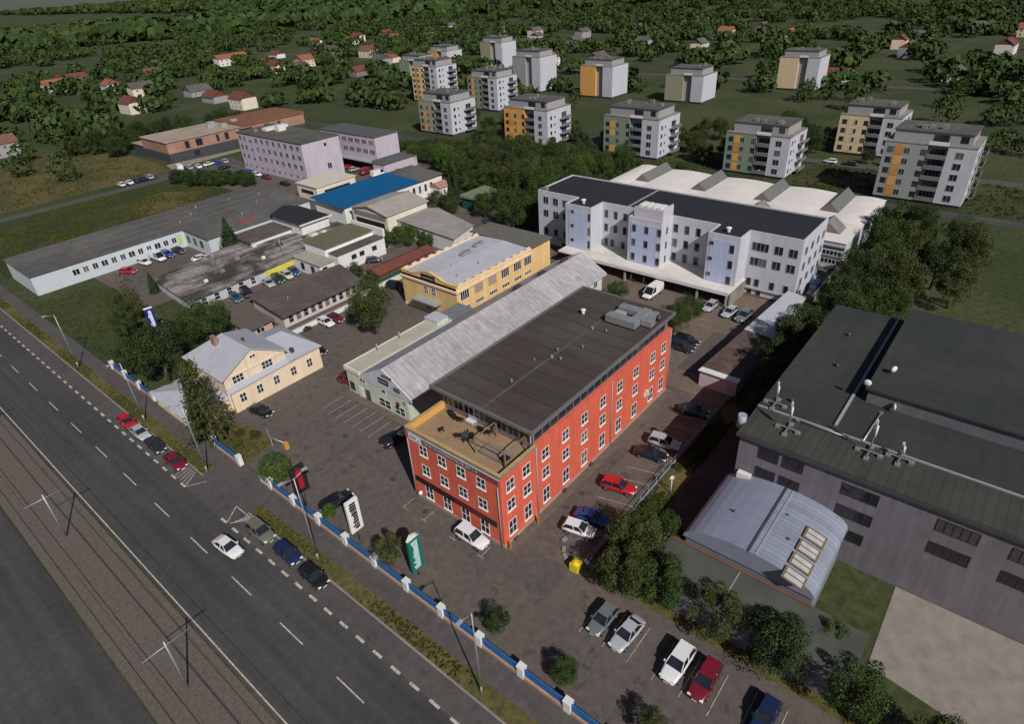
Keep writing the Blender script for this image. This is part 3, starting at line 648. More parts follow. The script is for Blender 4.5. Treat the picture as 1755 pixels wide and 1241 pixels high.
for z in (11.4,8.2,4.9): window(t, 'mx', 74.62, 9.1, z, .75, .65, 1, 1, fr)
for z in (10.9,7.7,4.4): window(t, 'mx', 74.62, 5.0, z, .85, 1.6, 1, 1, fr)
for z in (10.9,7.7,4.6): window(t, 'my', 77.2, 19.99, z, .6, 1.5, 1, 1, fr)
for yv in (3.2-1.1,.5,-2.2,-4.9):
    for z in (10.5,7.4): window(t, 'mx', 79.49, yv, z, 1.5, 1.6, 2, 1, fr)
for yv in (2.6,1.0,-2.0,-4.7): window(t, 'mx', 79.49, yv, 3.0, .85, 1.5, 1, 1, fr)
for yv in (2.2,.4): window(t, 'mx', 79.49, yv, .9, .9, 1.0, 1, 1, M['blind'])
for x in (82,85.5,89,92.3):
    for z in (10.6,7.4,4.2): window(t, 'my', x, -6.41, z, 1.3, 1.5, 2, 1, fr)
MB().box(79.2,79.49,-6.4,3.5,1.55,1.8).box(79.2,79.49,44,55.2,2.2,2.45).wb('ledge', M['framed'], t)
MB().box(79.3,79.49,-6.4,3.4,0,.35).box(79.3,79.49,44,55.2,0,.35).wb('plinth', pm('brown_plinth', (.13,.085,.06), .9), t)
# entrance canopy along the towers
MB().box(71.3,79.48,3.3,43.6,3.05,3.38).wb('canopy', pm('canopy_membrane', (.66,.62,.57), .75, .06, .5, .3, .2), t)
MB().box(71.22,71.3,3.3,36,2.75,3.45).wb('canopy_edge', M['whitew'], t)
b = MB()
for yv in (3.8,9.8,18.2,26.3,34.5): b.box(71.6,71.95,yv-.18,yv+.18,0,3.05)
b.wb('canopy_column', M['framed'], t)
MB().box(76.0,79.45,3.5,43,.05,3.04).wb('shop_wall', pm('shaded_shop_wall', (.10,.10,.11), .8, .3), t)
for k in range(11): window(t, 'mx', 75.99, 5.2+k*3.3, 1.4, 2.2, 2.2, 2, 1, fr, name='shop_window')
MB().box(72.2,79.4,3.2,3.5,0,3.05).wb('side_wall', M['conc'], t)
for i, (x, yv) in enumerate(((72.7,24.6),(72.9,21.6))):
    o = thing('planter_bin', ['dark bin with light top under the canopy of the white factory, left of two','dark bin with light top under the canopy nearest the white van'][i], 'bin', (x,yv,.04), 0, 'bins under the canopy')
    MB().tube((0,0,0),(0,0,.9),.4,.45,10).build('body', M['maroon'] if False else pm('brown_bin', (.06,.03,.03), .8), o); MB().tube((0,.7,0),(0,.7,1.3),.16,.2,8).build('cone', M['whitew'], o)
# ------------------------------------------------------------------ white warehouse behind
t = thing('white_warehouse', 'long low white roofed warehouse with four grey ridge skylights behind the white factory', 'warehouse', (100.5,24,0))
MB().box(101.2,134.5,-9.2,57.4,0,6.0).wb('wall', M['white'], t)
b = MB()
for y0, y1 in ((51.6,57.6),(34.9,47.2),(17.7,30.4),(1.6,13.6),(-9.4,-2.2)):
    n_ = 8
    for i in range(n_):
        ya, yb = y0+(y1-y0)*i/n_, y0+(y1-y0)*(i+1)/n_; f_ = lambda yv: 6.02+.30*math.sin(math.pi*(yv-y0)/(y1-y0))
        b.poly([(112.5,ya,f_(ya)),(134.6,ya,f_(ya)),(134.6,yb,f_(yb)),(112.5,yb,f_(yb))], 0, True); b.poly([(112.5,ya,6.0),(112.5,ya,f_(ya)),(112.5,yb,f_(yb)),(112.5,yb,6.0)])
b.poly([(101.0,-9.4,6.02),(112.5,-9.4,6.02),(112.5,57.6,6.02),(101.0,57.6,6.02)])
b.poly([(112.5,-9.4,6.015),(134.6,-9.4,6.015),(134.6,57.6,6.015),(112.5,57.6,6.015)])
b.wb('roof', M['roofwhite'], t)
for yc in (49.4,32.6,15.6,-.4):
    b = MB(); h_ = 2.0
    a_ = [(119.6,yc-2.1,6.1),(119.6,yc+2.1,6.1),(119.6,yc,6.1+h_)]; c_ = [(134.0,yc-2.1,6.1),(134.0,yc+2.1,6.1),(134.0,yc,6.1+h_)]
    b.poly([a_[0],a_[2],a_[1]]); b.poly(c_); b.poly([a_[0],c_[0],c_[2],a_[2]]); b.poly([a_[2],c_[2],c_[1],a_[1]])
    b.wb('skylight', pm('grey_skylight', (.14,.14,.135), .5, .1), t)
for yc, zt in ((12.3,9.3),(-3.6,8.4)):
    b = MB(); q0 = [(106,yc-3,6.03),(106,yc+3,6.03),(106,yc+1.6,zt-1.2),(106,yc,zt),(106,yc-1.6,zt-1.2)]; q1 = [(111,p[1],p[2]) for p in q0]
    b.poly(q0[::-1]); b.poly(q1)
    for i in range(1, 5): j = (i+1) % 5; b.poly([q0[i],q1[i],q1[j],q0[j]][::-1])
    b.wb('roof_dormer', pm('grey_dormer', (.17,.165,.16), .8, .2), t)
MB().box(106,107,25,25.8,6.03,8.0).wb('chimney', M['conc'], t)
MB().box(101.0,101.19,-9.2,-3.2,4.6,5.0).wb('fascia', M['steeld'], t)
for z in (3.5,1.6): window(t, 'mx', 101.18, -6.4, z, 4.6, 1.0, 6, 1)
MB().box(101.05,101.19,-9.0,-3.6,2.45,2.7).wb('stripe', pm('plum_stripe', (.11,.05,.07), .8), t)
wl = thing('boundary_wall', 'grey wall with metal coping beside the dark trees right of the white factory', 'wall', (98,-9.1,0))
MB().box(82,114,-9.25,-9.0,0,1.7).wb('wall', M['conc'], wl); MB().box(82,114,-9.3,-8.95,1.7,1.78).wb('coping', M['steel'], wl)

# ------------------------------------------------------------------ pink office blocks
fp = pm('pale_lilac_frame', (.58,.52,.58), .6, .05)
t = thing('pink_office_block', 'tall pink four storey office block with flat grey roof in the left background', 'office block', (80.3,174,0))
MB().box(80.3,95.5,153.8,194,0,13.0).wb('wall', M['pink'], t)
MB().box(80.1,95.7,153.6,194.2,13.0,13.3).wb('roof', pm('olive_grey_felt', (.098,.095,.080), .9, .15, .5, .5, .1), t)
for i, yv in enumerate((192.0,189.2,185.6,181.6,177.9,174.2,170.6,167.0,163.4,159.7,156.1)):
    for z in (11.4,8.3,5.1):
        if i == 2: window(t, 'mx', 80.29, yv, z-.6, 1.9, .9, 2, 1, fp)
        else: window(t, 'mx', 80.29, yv, z, 1.7, 1.6, 2, 1, fp, name='window')
    window(t, 'mx', 80.29, yv, 1.7, 1.4, .9, 2, 1, fp)
window(t, 'my', 89.5, 153.79, 11.2, 1.0, 1.1, 1, 1, fp); window(t, 'my', 89.8, 153.79, 4.0, 1.6, 1.9, 2, 1, fp)
MB().box(86,95,183,186,13.3,14.2).wb('roof_parapet', M['whitew'], t); MB().box(88,91,178.2,180.6,13.3,15.2).wb('lift_house', M['whitew'], t)
MB().box(83,84.2,186,187,13.3,14.3).wb('roof_box', M['conc'], t)
t = thing('pink_office_block', 'lower pink three storey office block with strip windows right of the tall one', 'office block', (103,160,0))
MB().box(103,113.5,144,175.5,3.6,11.5).wb('wall', M['pink'], t); MB().box(104.5,113.5,144.2,175.5,0,3.6).wb('ground_floor_wall', M['steeld'], t)
MB().box(102.8,113.7,143.8,175.7,11.5,11.75).wb('roof', pm('slate_grey_felt', (.088,.088,.088), .9, .15), t)
MB().box(100.4,103.5,144,175.5,3.3,3.59).wb('canopy', M['framed'], t)
for k in range(8):
    for z in (9.6,6.4): window(t, 'mx', 102.99, 146.2+k*3.75, z, 2.6, 1.5, 4, 1, fp)
MB().box(100.5,116,138.2,143.98,0,3.4).wb('wing_wall', M['pink'], t); MB().box(100.3,116.2,138.0,143.7,3.4,3.55).box(100.3,116.2,143.75,144.0,3.4,4.4).wb('wing_roof', pm('slate_grey_felt', (.088,.088,.088)), t)
t = thing('cream_annex', 'low cream box annex with strip windows in front of the tall pink block', 'annex', (69,137,0))
MB().box(68.8,83.5,132,142.4,0,4.9).wb('wall', M['creamp'], t); MB().box(68.5,83.8,131.7,142.7,4.9,5.2).wb('roof', M['roofbeige'] if False else pm('sand_membrane', (.55,.49,.41), .8, .06), t)
MB().box(68.75,83.55,131.95,142.45,0,.5).wb('plinth', M['fblue'], t)
window(t, 'mx', 68.79, 137.2, 3.0, 6.0, 1.0, 5, 1, M['steeld']); window(t, 'my', 76.3, 131.99, 3.0, 9.5, 1.0, 8, 1, M['steeld'])

# ------------------------------------------------------------------ rust and tan modern building, upper left
t = thing('modern_school_block', 'low modern block with orange upper storey, dark plinth and tan roof in the upper left', 'modern building', (70,245,0))
MB().box(69,104,229.5,262,0,3.4).wb('plinth_wall', M['brickdk'], t)
MB().prism([(69,229.4),(132,229.4),(132,252),(69,252)], 3.4, 7.6).wb('upper_wall', M['brickor'], t)
MB().box(68.6,101,229.0,252.3,7.6,7.9).wb('roof', M['rooftan'], t)
MB().box(68.6,98,252.3,262.4,4.2,4.5).wb('low_roof', M['rooftan'], t); MB().box(69,98,252.3,262,3.4,4.2).wb('low_wall', M['brickdk'], t)
MB().box(101.2,132.3,229.1,252.4,7.6,8.6).wb('rust_parapet', M['corten'], t)
MB().box(104.01,131.9,229.6,251.8,0,3.39).wb('ground_floor_wall', M['brickdk'], t)
for x, w_ in ((77,1.6),(82,2.6),(90,1.2),(94,1.6),(103,6),(113,2.4),(119,1.4)): window(t, 'my', x, 229.39, 5.5, w_, 2.6, 2, 1, M['steeld'])
for x in (80,91,106,110): window(t, 'my', x, 229.49, 1.6, 2.4, 2.0, 2, 1, M['steeld'])
MB().box(99,112,226.4,229.3,3.5,3.8).wb('canopy', M['conc'], t)
for x, yv in ((93,240),(97,236),(96,245),(104,240)): MB().box(x-1.3,x+1.3,yv-1,yv+1,7.9,9.4).wb('roof_unit', M['framed'], t)

# ------------------------------------------------------------------ warehouses in the middle left
t = thing('blue_roof_hall', 'long low shed with bright blue metal roof and a grey far end', 'shed', (60,112,0))
MB().prism([(60.5,107.4),(98,107.4),(98,121),(60.5,121)], 0, 4.6).wb('wall', M['whitew'], t)
b = MB(); b.poly([(59.4,106.8,5.7),(88.2,106.8,5.7),(88.2,121.6,6.4),(59.4,121.6,6.4)]); b.poly([(59.4,106.8,5.55),(59.4,121.6,6.25),(88.2,121.6,6.25),(88.2,106.8,5.55)])
b.poly([(59.4,106.8,5.55),(88.2,106.8,5.55),(88.2,106.8,5.7),(59.4,106.8,5.7)]); b.poly([(59.4,121.6,6.25),(59.4,106.8,5.55),(59.4,106.8,5.7),(59.4,121.6,6.4)])
b.wb('roof', M['roofblue'], t)
b = MB(); b.prism([(88.2,106.9),(98.5,106.9),(98.5,121.5),(88.2,121.5)], 5.4, [5.6,5.6,6.3,6.3]); b.wb('grey_roof', M['roofgrey'], t)
MB().box(60.5,98,107.5,120.9,4.6,5.4).wb('upper_wall', M['whitew'], t)
for k in range(9): window(t, 'my', 74+k*2.4, 107.39, 3.0, 1.0, 2.2, 1, 1)
t = thing('gabled_warehouse', 'pale beige gabled warehouse with dark open bay beside the blue roofed shed', 'warehouse', (62,98,0))
b = MB(); b.prism([(61.2,90.6),(75.4,90.6),(75.4,105),(61.2,105)], 0, 5.9); b.wb('wall', M['creamp'], t)
for x in (61.2,75.4):
    b = MB(); b.poly([(x,90.6,5.9),(x,105,5.9),(x,97.8,7.4)] if x > 70 else [(x,105,5.9),(x,90.6,5.9),(x,97.8,7.4)])
    b.wb('gable', M['framed'], t)
b = MB()
for (ya, za), (yb, zb) in (((90.2,5.95),(97.8,7.5)),((97.8,7.5),(105.4,5.95))):
    b.poly([(60.8,ya,za),(76,ya,za),(76,yb,zb),(60.8,yb,zb)]); b.poly([(60.8,ya,za-.2),(60.8,yb,zb-.2),(76,yb,zb-.2),(76,ya,za-.2)])
    b.poly([(60.8,ya,za-.2),(60.8,ya,za),(60.8,yb,zb),(60.8,yb,zb-.2)]); b.poly([(76,ya,za),(76,ya,za-.2),(76,yb,zb-.2),(76,yb,zb)])
b.poly([(60.8,90.2,5.75),(76,90.2,5.75),(76,90.2,5.95),(60.8,90.2,5.95)])
b.wb('roof', M['roofbeige'], t)
MB().box(61.1,61.19,91.4,104.2,4.3,5.6).wb('gable_panel', M['conc'], t); MB().box(61.12,61.19,92,103.5,.2,3.6).wb('bay_shade_panel', M['black'], t)  # black sheet on the solid wall paints the shade inside the bay
t = thing('lean_to_store', 'low store with worn pinkish grey roof behind the yellow hall', 'store', (68,80,0))
fp_ = [(62.6,68.2),(72,70.6),(76.6,87.4),(74.6,90.4),(64.4,90.3)]
MB().prism(fp_, 0, 3.9).wb('wall', M['whitew'], t)
cx = sum(p[0] for p in fp_)/5; cy = sum(p[1] for p in fp_)/5
MB().prism([(cx+(p[0]-cx)*1.04, cy+(p[1]-cy)*1.03) for p in fp_], 3.9, 4.1).wb('roof', pm('pinkish_grey_roofing', (.31,.275,.265), .9, .15, .5, .7, .15, (.25,.22,.215)), t)
for yv in (82,85): window(t, 'mx', 63.7, yv, 2.0, 1.4, 2.2, 2, 1, M['steeld'])
t = thing('red_brown_shed', 'long low shed with red brown gable roof beside the green mesh fence', 'shed', (48,71.5,0))
MB().box(40.6,57.5,70.2,74.6,0,2.4).wb('wall', pm('red_brown_boards', (.14,.045,.034), .9, .2), t)
b = MB()
for (ya, za), (yb, zb) in (((69.8,2.3),(72.4,3.3)),((72.4,3.3),(75.0,2.3))): b.poly([(40.2,ya,za),(57.9,ya,za),(57.9,yb,zb),(40.2,yb,zb)])
b.poly([(40.3,75,2.3),(40.3,69.8,2.3),(40.3,72.4,3.28)]); b.poly([(57.8,69.8,2.3),(57.8,75,2.3),(57.8,72.4,3.28)])
b.wb('roof', M['redtile'], t)
t = thing('tiny_white_house', 'tiny white house with reddish roof among the bushes beyond the beige warehouse', 'house', (95,107,0))
MB().box(92.6,96.8,103.2,107.6,0,3.0).wb('wall', M['whitew'], t)
b = MB()
for (ya, za), (yb, zb) in (((102.8,2.9),(105.4,4.3)),((105.4,4.3),(108,2.9))): b.poly([(92.3,ya,za),(97.1,ya,za),(97.1,yb,zb),(92.3,yb,zb)])
b.poly([(92.4,108,2.9),(92.4,102.8,2.9),(92.4,105.4,4.28)]); b.wb('roof', pm('salmon_tile', (.34,.19,.14), .9, .2), t)
window(t, 'my', 94.5, 103.19, 1.5, .8, 1.4, 1, 1); window(t, 'mx', 92.59, 105.3, 1.6, .9, 1.1, 1, 1)
t = thing('green_roof_shed', 'small shed with pale green roof under the trees behind the yellow hall', 'shed', (93.5,87,0))
MB().box(89,99,83.5,90.5,0,3.2).wb('wall', M['greenmesh'], t); MB().prism([(88.6,83.1),(99.4,83.1),(99.4,90.9),(88.6,90.9)], 3.2, [3.4,3.4,4.0,4.0]).wb('roof', pm('pale_green_felt', (.155,.175,.105), .9, .12), t)

# ------------------------------------------------------------------ left hand sheds
t = thing('grey_roof_works', 'very wide low works with patched dark grey flat roof and blue white front wall', 'works', (28,140,0))
fpA = [(-8,133.4),(27.6,133.4),(27.6,120.0),(46.6,120.0),(46.6,124),(60.5,124),(60.5,149),(58.5,152.4),(-8,151.0)]
MB().prism(fpA, 0, 4.7).wb('wall', pm('blue_white_render', (.48,.53,.56), .85, .06), t)
MB().prism([(-8.3,133.0),(27.2,133.0),(27.2,119.6),(47,119.6),(47,123.6),(60.9,123.6),(60.9,149.2),(58.8,152.8),(-8.3,151.4)], 4.7, 5.0).wb('roof', M['roofgrey'], t)
for yv, x0_, x1_ in ((146.5,0,57),(141.8,4,56),(137.2,6,50)): MB().box(x0_,x1_,yv-.12,yv+.12,5.0,5.09).wb('roof_seam', pm('pale_seam_felt', (.135,.125,.112), .9, .2), t)
for k in range(12): window(t, 'my', 1+k*2.15, 133.39, 2.6, 1.1 if k % 3 else 1.4, 1.4, 2, 1, M['frame'])
MB().box(25.6,26.6,133.3,133.39,1.2,3.6).wb('yellow_green_panel', pm('lime_paint', (.42,.50,.16), .8), t)
for x, yv in ((50,134),(42,128),(55,141),(34,141),(47,144),(29,137),(38,146)): MB().tube((x,yv,5),(x,yv,5.7),.22).ball((x,yv,5.75),.35,.35,.2).wb('roof_vent', M['conc'], t)
MB().box(38,42.5,122.3,124.2,5.0,5.25).wb('red_patch', pm('red_felt', (.24,.07,.05), .9), t)
for yv in (131.5,128,124.5): window(t, 'mx', 27.59, yv, 2.4, 1.4, 1.8, 2, 1, M['steeld'])
t = thing('black_roof_hall', 'small hall with steep black roof and white edge among the weathered roofs', 'hall', (49.5,113,0))
MB().box(45.6,54,106.0,119.2,0,5.6).wb('wall', M['whitew'], t)
b = MB()
for (xa, za), (xb, zb) in (((45.0,5.6),(49.8,7.2)),((49.8,7.2),(54.6,5.6))): b.poly([(xa,105.4,za),(xb,105.4,zb),(xb,119.8,zb),(xa,119.8,za)])
b.poly([(45,105.5,5.6),(54.6,105.5,5.6),(49.8,105.5,7.17)]); b.poly([(54.6,119.7,5.6),(45,119.7,5.6),(49.8,119.7,7.17)])
b.wb('roof', M['roofblack'], t)
b = MB(); b.box(44.8,54.8,105.2,105.39,5.4,5.75); b.wb('white_edge', M['whitew'], t)
t = thing('weathered_shed', 'long low shed with badly weathered mottled felt roof and patchy yellow and white front', 'shed', (28,104,0))
fpB = [(8.9,93.8),(36.8,95.4),(40,96.6),(56.5,96.6),(56.5,107),(46,108.5),(36.5,117.2),(27.6,115.4),(10.2,112)]
MB().prism(fpB, 0, 2.45).wb('wall', pm('pale_blue_patchy_render', (.42,.47,.48), .9, .2, .8, .5, .3, (.52,.46,.38)), t)
cx = 30; cy = 104
MB().prism([(cx+(p[0]-cx)*1.02, cy+(p[1]-cy)*1.05) for p in fpB], 2.45, 2.7).wb('roof', M['roofold'], t)
for x in range(12, 26, 3): window(t, 'my', x, 93.76+.0573*(x-8.9), 1.3, 1.1, 1.5, 1, 2)
b = MB(); b.prism([(27.4,94.6),(36.4,95.1),(36.4,95.37),(27.4,94.86)], .9, 2.4); b.wb('yellow_fascia', pm('lemon_paint', (.62,.54,.10), .8, .1), t)
for x, yv, s in ((21,102,.5),(27,106,.6),(31,101,.4),(38,105,.7),(42,101,.5),(46.5,102.5,.9),(48,100,.7),(49.6,102.5,.6),(44.5,104,.4),(34,110,.5),(16,100,.4)):
    MB().box(x-s,x+s,yv-s*.7,yv+s*.7,2.7,3.05+s*.6).wb('roof_box', [M['conc'],M['whitew'],M['steeld']][int(x) % 3], t)
for x, yv in ((22,107),(36,101),(43,99),(50,101)): MB().tube((x,yv,2.7),(x,yv,6.0),.07).wb('mast', M['steel'], t)
t = thing('grey_round_end_wing', 'low wing with smooth grey brown roof and row of small blue windows under the spruce', 'wing', (39,115,0))
MB().box(33.8,45.3,110.8,119.4,0,3.6).wb('wall', M['whitew'], t); MB().box(33.3,45.5,110.5,119.5,3.6,3.9).wb('roof', M['roofbrown'], t)
for k in range(5): window(t, 'mx', 33.79, 112.0+k*1.5, 2.6, 1.0, .9, 1, 1, M['fblue'])
t = thing('olive_roof_block', 'white walled block with olive green flat roof and brown lower roof', 'block', (47,89,0))
MB().box(39,53.5,87.2,95.2,0,5.6).box(39.6,53.6,83.2,87.2,0,4.3).wb('wall', M['whitew'], t)
MB().box(38.7,53.0,86.4,95.4,5.6,5.8).wb('olive_roof', M['roofolive'], t); MB().box(39.4,53.2,82.9,86.3,4.3,4.5).wb('brown_roof', M['roofbrown'], t)
MB().box(53.3,53.9,83.1,95.4,4.5,6.4).wb('fire_wall', M['whitew'], t)
for x in (44,46.4,50.2): window(t, 'my', x, 83.19, 2.6, 1.3, 1.0, 2, 1, M['steeld'])
t = thing('beige_flat_annex', 'white annex with beige flat roof at the end of the weathered shed', 'annex', (36.9,89,0))
MB().box(34.9,38.95,84.0,94.3,0,3.3).wb('wall', M['whitew'], t); MB().box(34.6,38.97,83.6,94.6,3.3,3.5).wb('roof', M['roofbeige'], t)
window(t, 'my', 36.2, 83.99, 1.9, 1.1, 1.3, 1, 1, M['steeld']); window(t, 'mx', 34.89, 87.0, 1.7, 1.2, 1.6, 1, 1, M['steeld']); window(t, 'mx', 34.89, 91, 1.7, 1.2, 1.6, 1, 1, M['steeld'])
t = thing('brown_roof_shed', 'long shed with plain dark brown flat roof behind the white yard wall', 'shed', (25,74,0))
MB().prism([(16.4,70.6),(35.2,70.7),(38.0,81.0),(17.8,84.4)], 0, 2.75).wb('wall', pm('pinkish_white_render', (.52,.46,.43), .9, .12), t)
MB().prism([(15.8,69.6),(35.8,69.8),(38.8,81.6),(17.3,85.2)], 2.75, 3.0).wb('roof', M['roofbrown'], t)
for k in range(10): window(t, 'my', 18+k*1.75, 70.58, 1.5, .9, 1.5, 1, 2, M['framed'])
MB().tube((21,75.5,3.0),(21,75.5,3.7),.15).wb('vent_pipe', M['conc'], t)
t = thing('low_brown_shed', 'lower brown roofed shed between the cream villa and the long brown shed', 'shed', (11.5,75,0))
MB().prism([(9.4,71.4),(14.6,72),(14.9,83.4),(13.4,83.6),(9.6,77.4)], 0, 2.4).wb('wall', pm('salmon_render', (.50,.33,.25), .9, .12), t)
MB().prism([(8.8,70.7),(15.0,71.4),(15.3,84),(13.2,84.2),(9.1,77.4)], 2.4, 2.62).wb('roof', pm('warm_brown_felt', (.115,.092,.078), .95, .15), t)
window(t, 'my', 11.8, 71.6, 1.4, 1.6, .9, 2, 1)

# ------------------------------------------------------------------ cream villa
t = thing('cream_villa', 'cream two storey villa with pale grey hipped roofs and front gable', 'villa', (0,58,0))
MB().box(-4.9,6.0,52.9,65.0,0,6.3).box(6.0,12.0,53.6,64.5,0,4.3).box(-4.7,12.0,52.2,53.6,0,3.9).box(-11.4,-4.9,53.4,65.4,0,2.6).wb('wall', M['cream'], t)
b = MB()
# main hipped roof with gable to the yard
E0, E1, F0, F1 = -5.4, 6.4, 52.4, 65.5; ze = 6.3; zr = 9.4; rx = .5
b.poly([(E0,F0,ze),(rx,F0+.2,zr),(rx,F1-4,zr),(E0,F1,ze)]); b.poly([(E1,F1,ze),(rx,F1-4,zr),(rx,F0+.2,zr),(E1,F0,ze)]); b.poly([(E0,F1,ze),(rx,F1-4,zr),(E1,F1,ze)])
b.poly([(E0,F0,ze-.15),(E0,F0,ze),(E0,F1,ze),(E0,F1,ze-.15)]); b.poly([(E0,F0,ze-.15),(rx,F0+.2,zr-.15),(rx,F0+.2,zr),(E0,F0,ze)]); b.poly([(rx,F0+.2,zr-.15),(E1,F0,ze-.15),(E1,F0,ze),(rx,F0+.2,zr)])
# right wing hip, front lean-to, left low wing hip
b.poly([(6.0,52.0,4.3),(12.5,52.0,4.3),(9.6,59.2,6.3),(6.0,59.2,6.3)]); b.poly([(12.5,52.0,4.3),(12.5,65.0,4.3),(9.6,59.2,6.3)]); b.poly([(12.5,65,4.3),(6,65,4.3),(6,59.2,6.3),(9.6,59.2,6.3)])
b.poly([(-5.0,51.8,3.95),(6.0,51.8,4.25),(6.0,52.95,4.75),(-5.0,52.95,4.55)]); b.poly([(6.0,51.9,4.15),(6.0,51.9,4.3),(12.5,52,4.3),(12.5,52,4.15)])
b.poly([(-11.9,52.9,2.6),(-4.9,52.9,2.6),(-4.9,59,4.1),(-8.5,59,4.1)]); b.poly([(-11.9,65.9,2.6),(-11.9,52.9,2.6),(-8.5,59,4.1)]); b.poly([(-4.9,65.9,2.6),(-11.9,65.9,2.6),(-8.5,59,4.1),(-4.9,59,4.1)])
b.wb('roof', M['roofmetal'], t)
b = MB(); b.poly([(E0+.5,F0+.49,6.3),(E1-.4,F0+.49,6.3),(rx,F0+.49,9.15)]); b.wb('gable', M['cream'], t)
b = MB(); b.box(-4.95,6.05,52.75,52.89,6.05,6.25); b.box(-11.5,-4.9,53.2,53.39,2.3,2.5); b.wb('cornice', M['creamp'], t)
MB().box(-1.6,-.9,60.0,61.4,8.2,9.9).wb('chimney', pm('chimney_brick', (.26,.16,.13), .9, .2), t); MB().box(1.6,2.0,57,57.4,8.4,9.3).wb('vent', M['steeld'], t); MB().box(7.5,8.1,53.4,54,4.7,5.5).wb('roof_window', M['steeld'], t)
for x in (-2.6,2.6): window(t, 'my', x, 52.89, 5.35, 1.8, 1.2, 3, 2)
window(t, 'my', .6, 52.87, 7.9, .9, .45, 2, 1)
for x in (-3.0,0,3.1,6.4,9.6): window(t, 'my', x, 52.19, 2.2, .95, 1.5, 2, 2)
for yv in (55,62): window(t, 'mx', -4.91, yv, 5.2, 1.0, 1.2, 2, 1)
for yv in (56,59.5,63): window(t, 'mx', -11.41, yv, 1.5, .9, .9, 2, 1)
window(t, 'px', 12.01, 58, 2.4, 1.0, 1.4, 2, 2)

# ------------------------------------------------------------------ right hand: green roofed works, vaulted hall, garage row
t = thing('green_roof_works', 'large grey works with wide green grey metal roof filling the right edge', 'works', (40,-35,0))
MB().box(21.3,58.6,-62,-18.3,0,11.9).wb('wall', M['greyren'], t)
MB().box(20.9,59.0,-62.4,-17.9,11.9,12.3).wb('eaves', M['steeld'], t)
MB().box(27.2,58.9,-62.3,-18.0,12.3,12.5).wb('roof', M['roofgreen'], t); MB().box(21.0,27.0,-62.3,-18.0,12.3,12.46).wb('front_roof', M['roofgreen2'], t)
MB().box(27.01,27.19,-62.3,-18.0,12.3,12.62).box(28.2,58.9,-26.6,-26.3,12.5,12.72).wb('roof_upstand', M['framed'], t)
MB().box(35.0,58.6,-61,-27.9,12.5,14.3).wb('raised_wall', pm('dark_lilac_grey', (.13,.12,.14), .9), t); MB().box(34.7,58.8,-61.2,-27.6,14.3,14.55).wb('raised_roof', M['roofgreen'], t)
for yv, zs in ((-21.7,(10.5,7.7)),(-24.4,(10.5,7.7)),(-31.3,(8.6+1.5,7.1)),(-40,(10.2,7.1)),(-46,(10.2,7.1)),(-52,(10.2,7.1))):
    w_ = 2.1 if yv > -30 else 3.4
    for z in zs:
        o = window(t, 'mx', 21.29, yv, z, w_, 1.4, 3 if w_ < 3 else 5, 1, M['shutter'])
window(t, 'mx', 21.29, -31.8, 4.1, 1.9, 1.4, 2, 1, M['shutter'])
for x, yv in ((30,-21),(41,-23),(50,-22),(47,-37)): MB().tube((x,yv,12.4),(x,yv,13.0),.22).wb('roof_vent', M['steeld'], t)
MB().tube((23.2,-17.6,11.6),(23.2,-17.6,13.3),.5,.5,12).wb('corner_tank', pm('pale_tank', (.30,.33,.38), .5), t)
def mast(x, yv, z, h, label, lean=0.0):
    o = thing('antenna_mast', label, 'antenna', (x,yv,z), 0, 'antennas on the green roof')
    MB().tube((0,0,0),(0,0,h),.07,.045).build('pole', M['steel'], o); MB().box(-1.1,1.1,-.06,.06,.3,.42).box(-.06,.06,-1.1,-.061,.3,.42).box(-.06,.06,.061,1.1,.3,.42).build('stand', M['steel'], o)
    MB().tube((.14,.1,h*.55),(.14,.1,h),.12).tube((-.2,-.1,h*.55),(-.2,-.1,h*.9),.12).build('aerial', M['whitew'], o)
    for a, d in ((1.1,0),(-1.1,0),(0,1.1),(0,-1.1)): MB().box(a-.25,a+.25,d-.25,d+.25,0,.28).build('ballast_block', M['conc'], o)
mast(28.3,-19.6,12.5,3.2,'thin antenna mast nearest the left edge of the green roof'); mast(24.4,-22.4,12.46,3.8,'white antenna mast standing on the ribbed front strip of the green roof')
mast(25.4,-30.6,12.46,4.4,'tall leaning group antenna mast at the right of the green roof front'); mast(26.2,-33.4,12.46,2.2,'short antenna cluster at the far right corner of the green roof front')
for i, (x, yv) in enumerate(((34.8,-27.6),(39.5,-29.3),(34.6,-30.8))):
    o = thing('satellite_dish', ['white dish at the corner of the raised green roof','small white dish on top of the raised green roof','white dish fixed below the raised roof edge at the picture edge'][i], 'dish', (x,yv,14.55 if i != 2 else 12.5), i, 'dishes on the green roof')
    MB().tube((0,0,0),(0,0,.5),.05).build('post', M['steel'], o); MB().ball((-.1,0,.75),.18,.45,.42).build('reflector', M['whitew'], o)
o = tag(MB().tube((0,0,.1),(0,-5.4,.1),.08).box(-.2,.2,-.2,.2,0,.15).box(-.2,.2,-5.4,-5.0,0,.15).build('roof_pipe', M['steel'], None, (26.6,-22.8,12.63)), 'pale pipe lying across the green roof along the ribbed strip', 'pipe')
o = tag(MB().tube((0,0,.1),(-6.6,.3,.1),.11).box(-.2,.2,-.2,.2,0,.15).box(-6.6,-6.2,.1,.5,0,.15).build('roof_pipe', M['steel'], None, (33.6,-29.9,12.5)), 'pale pipe running towards the raised block on the green roof', 'pipe')
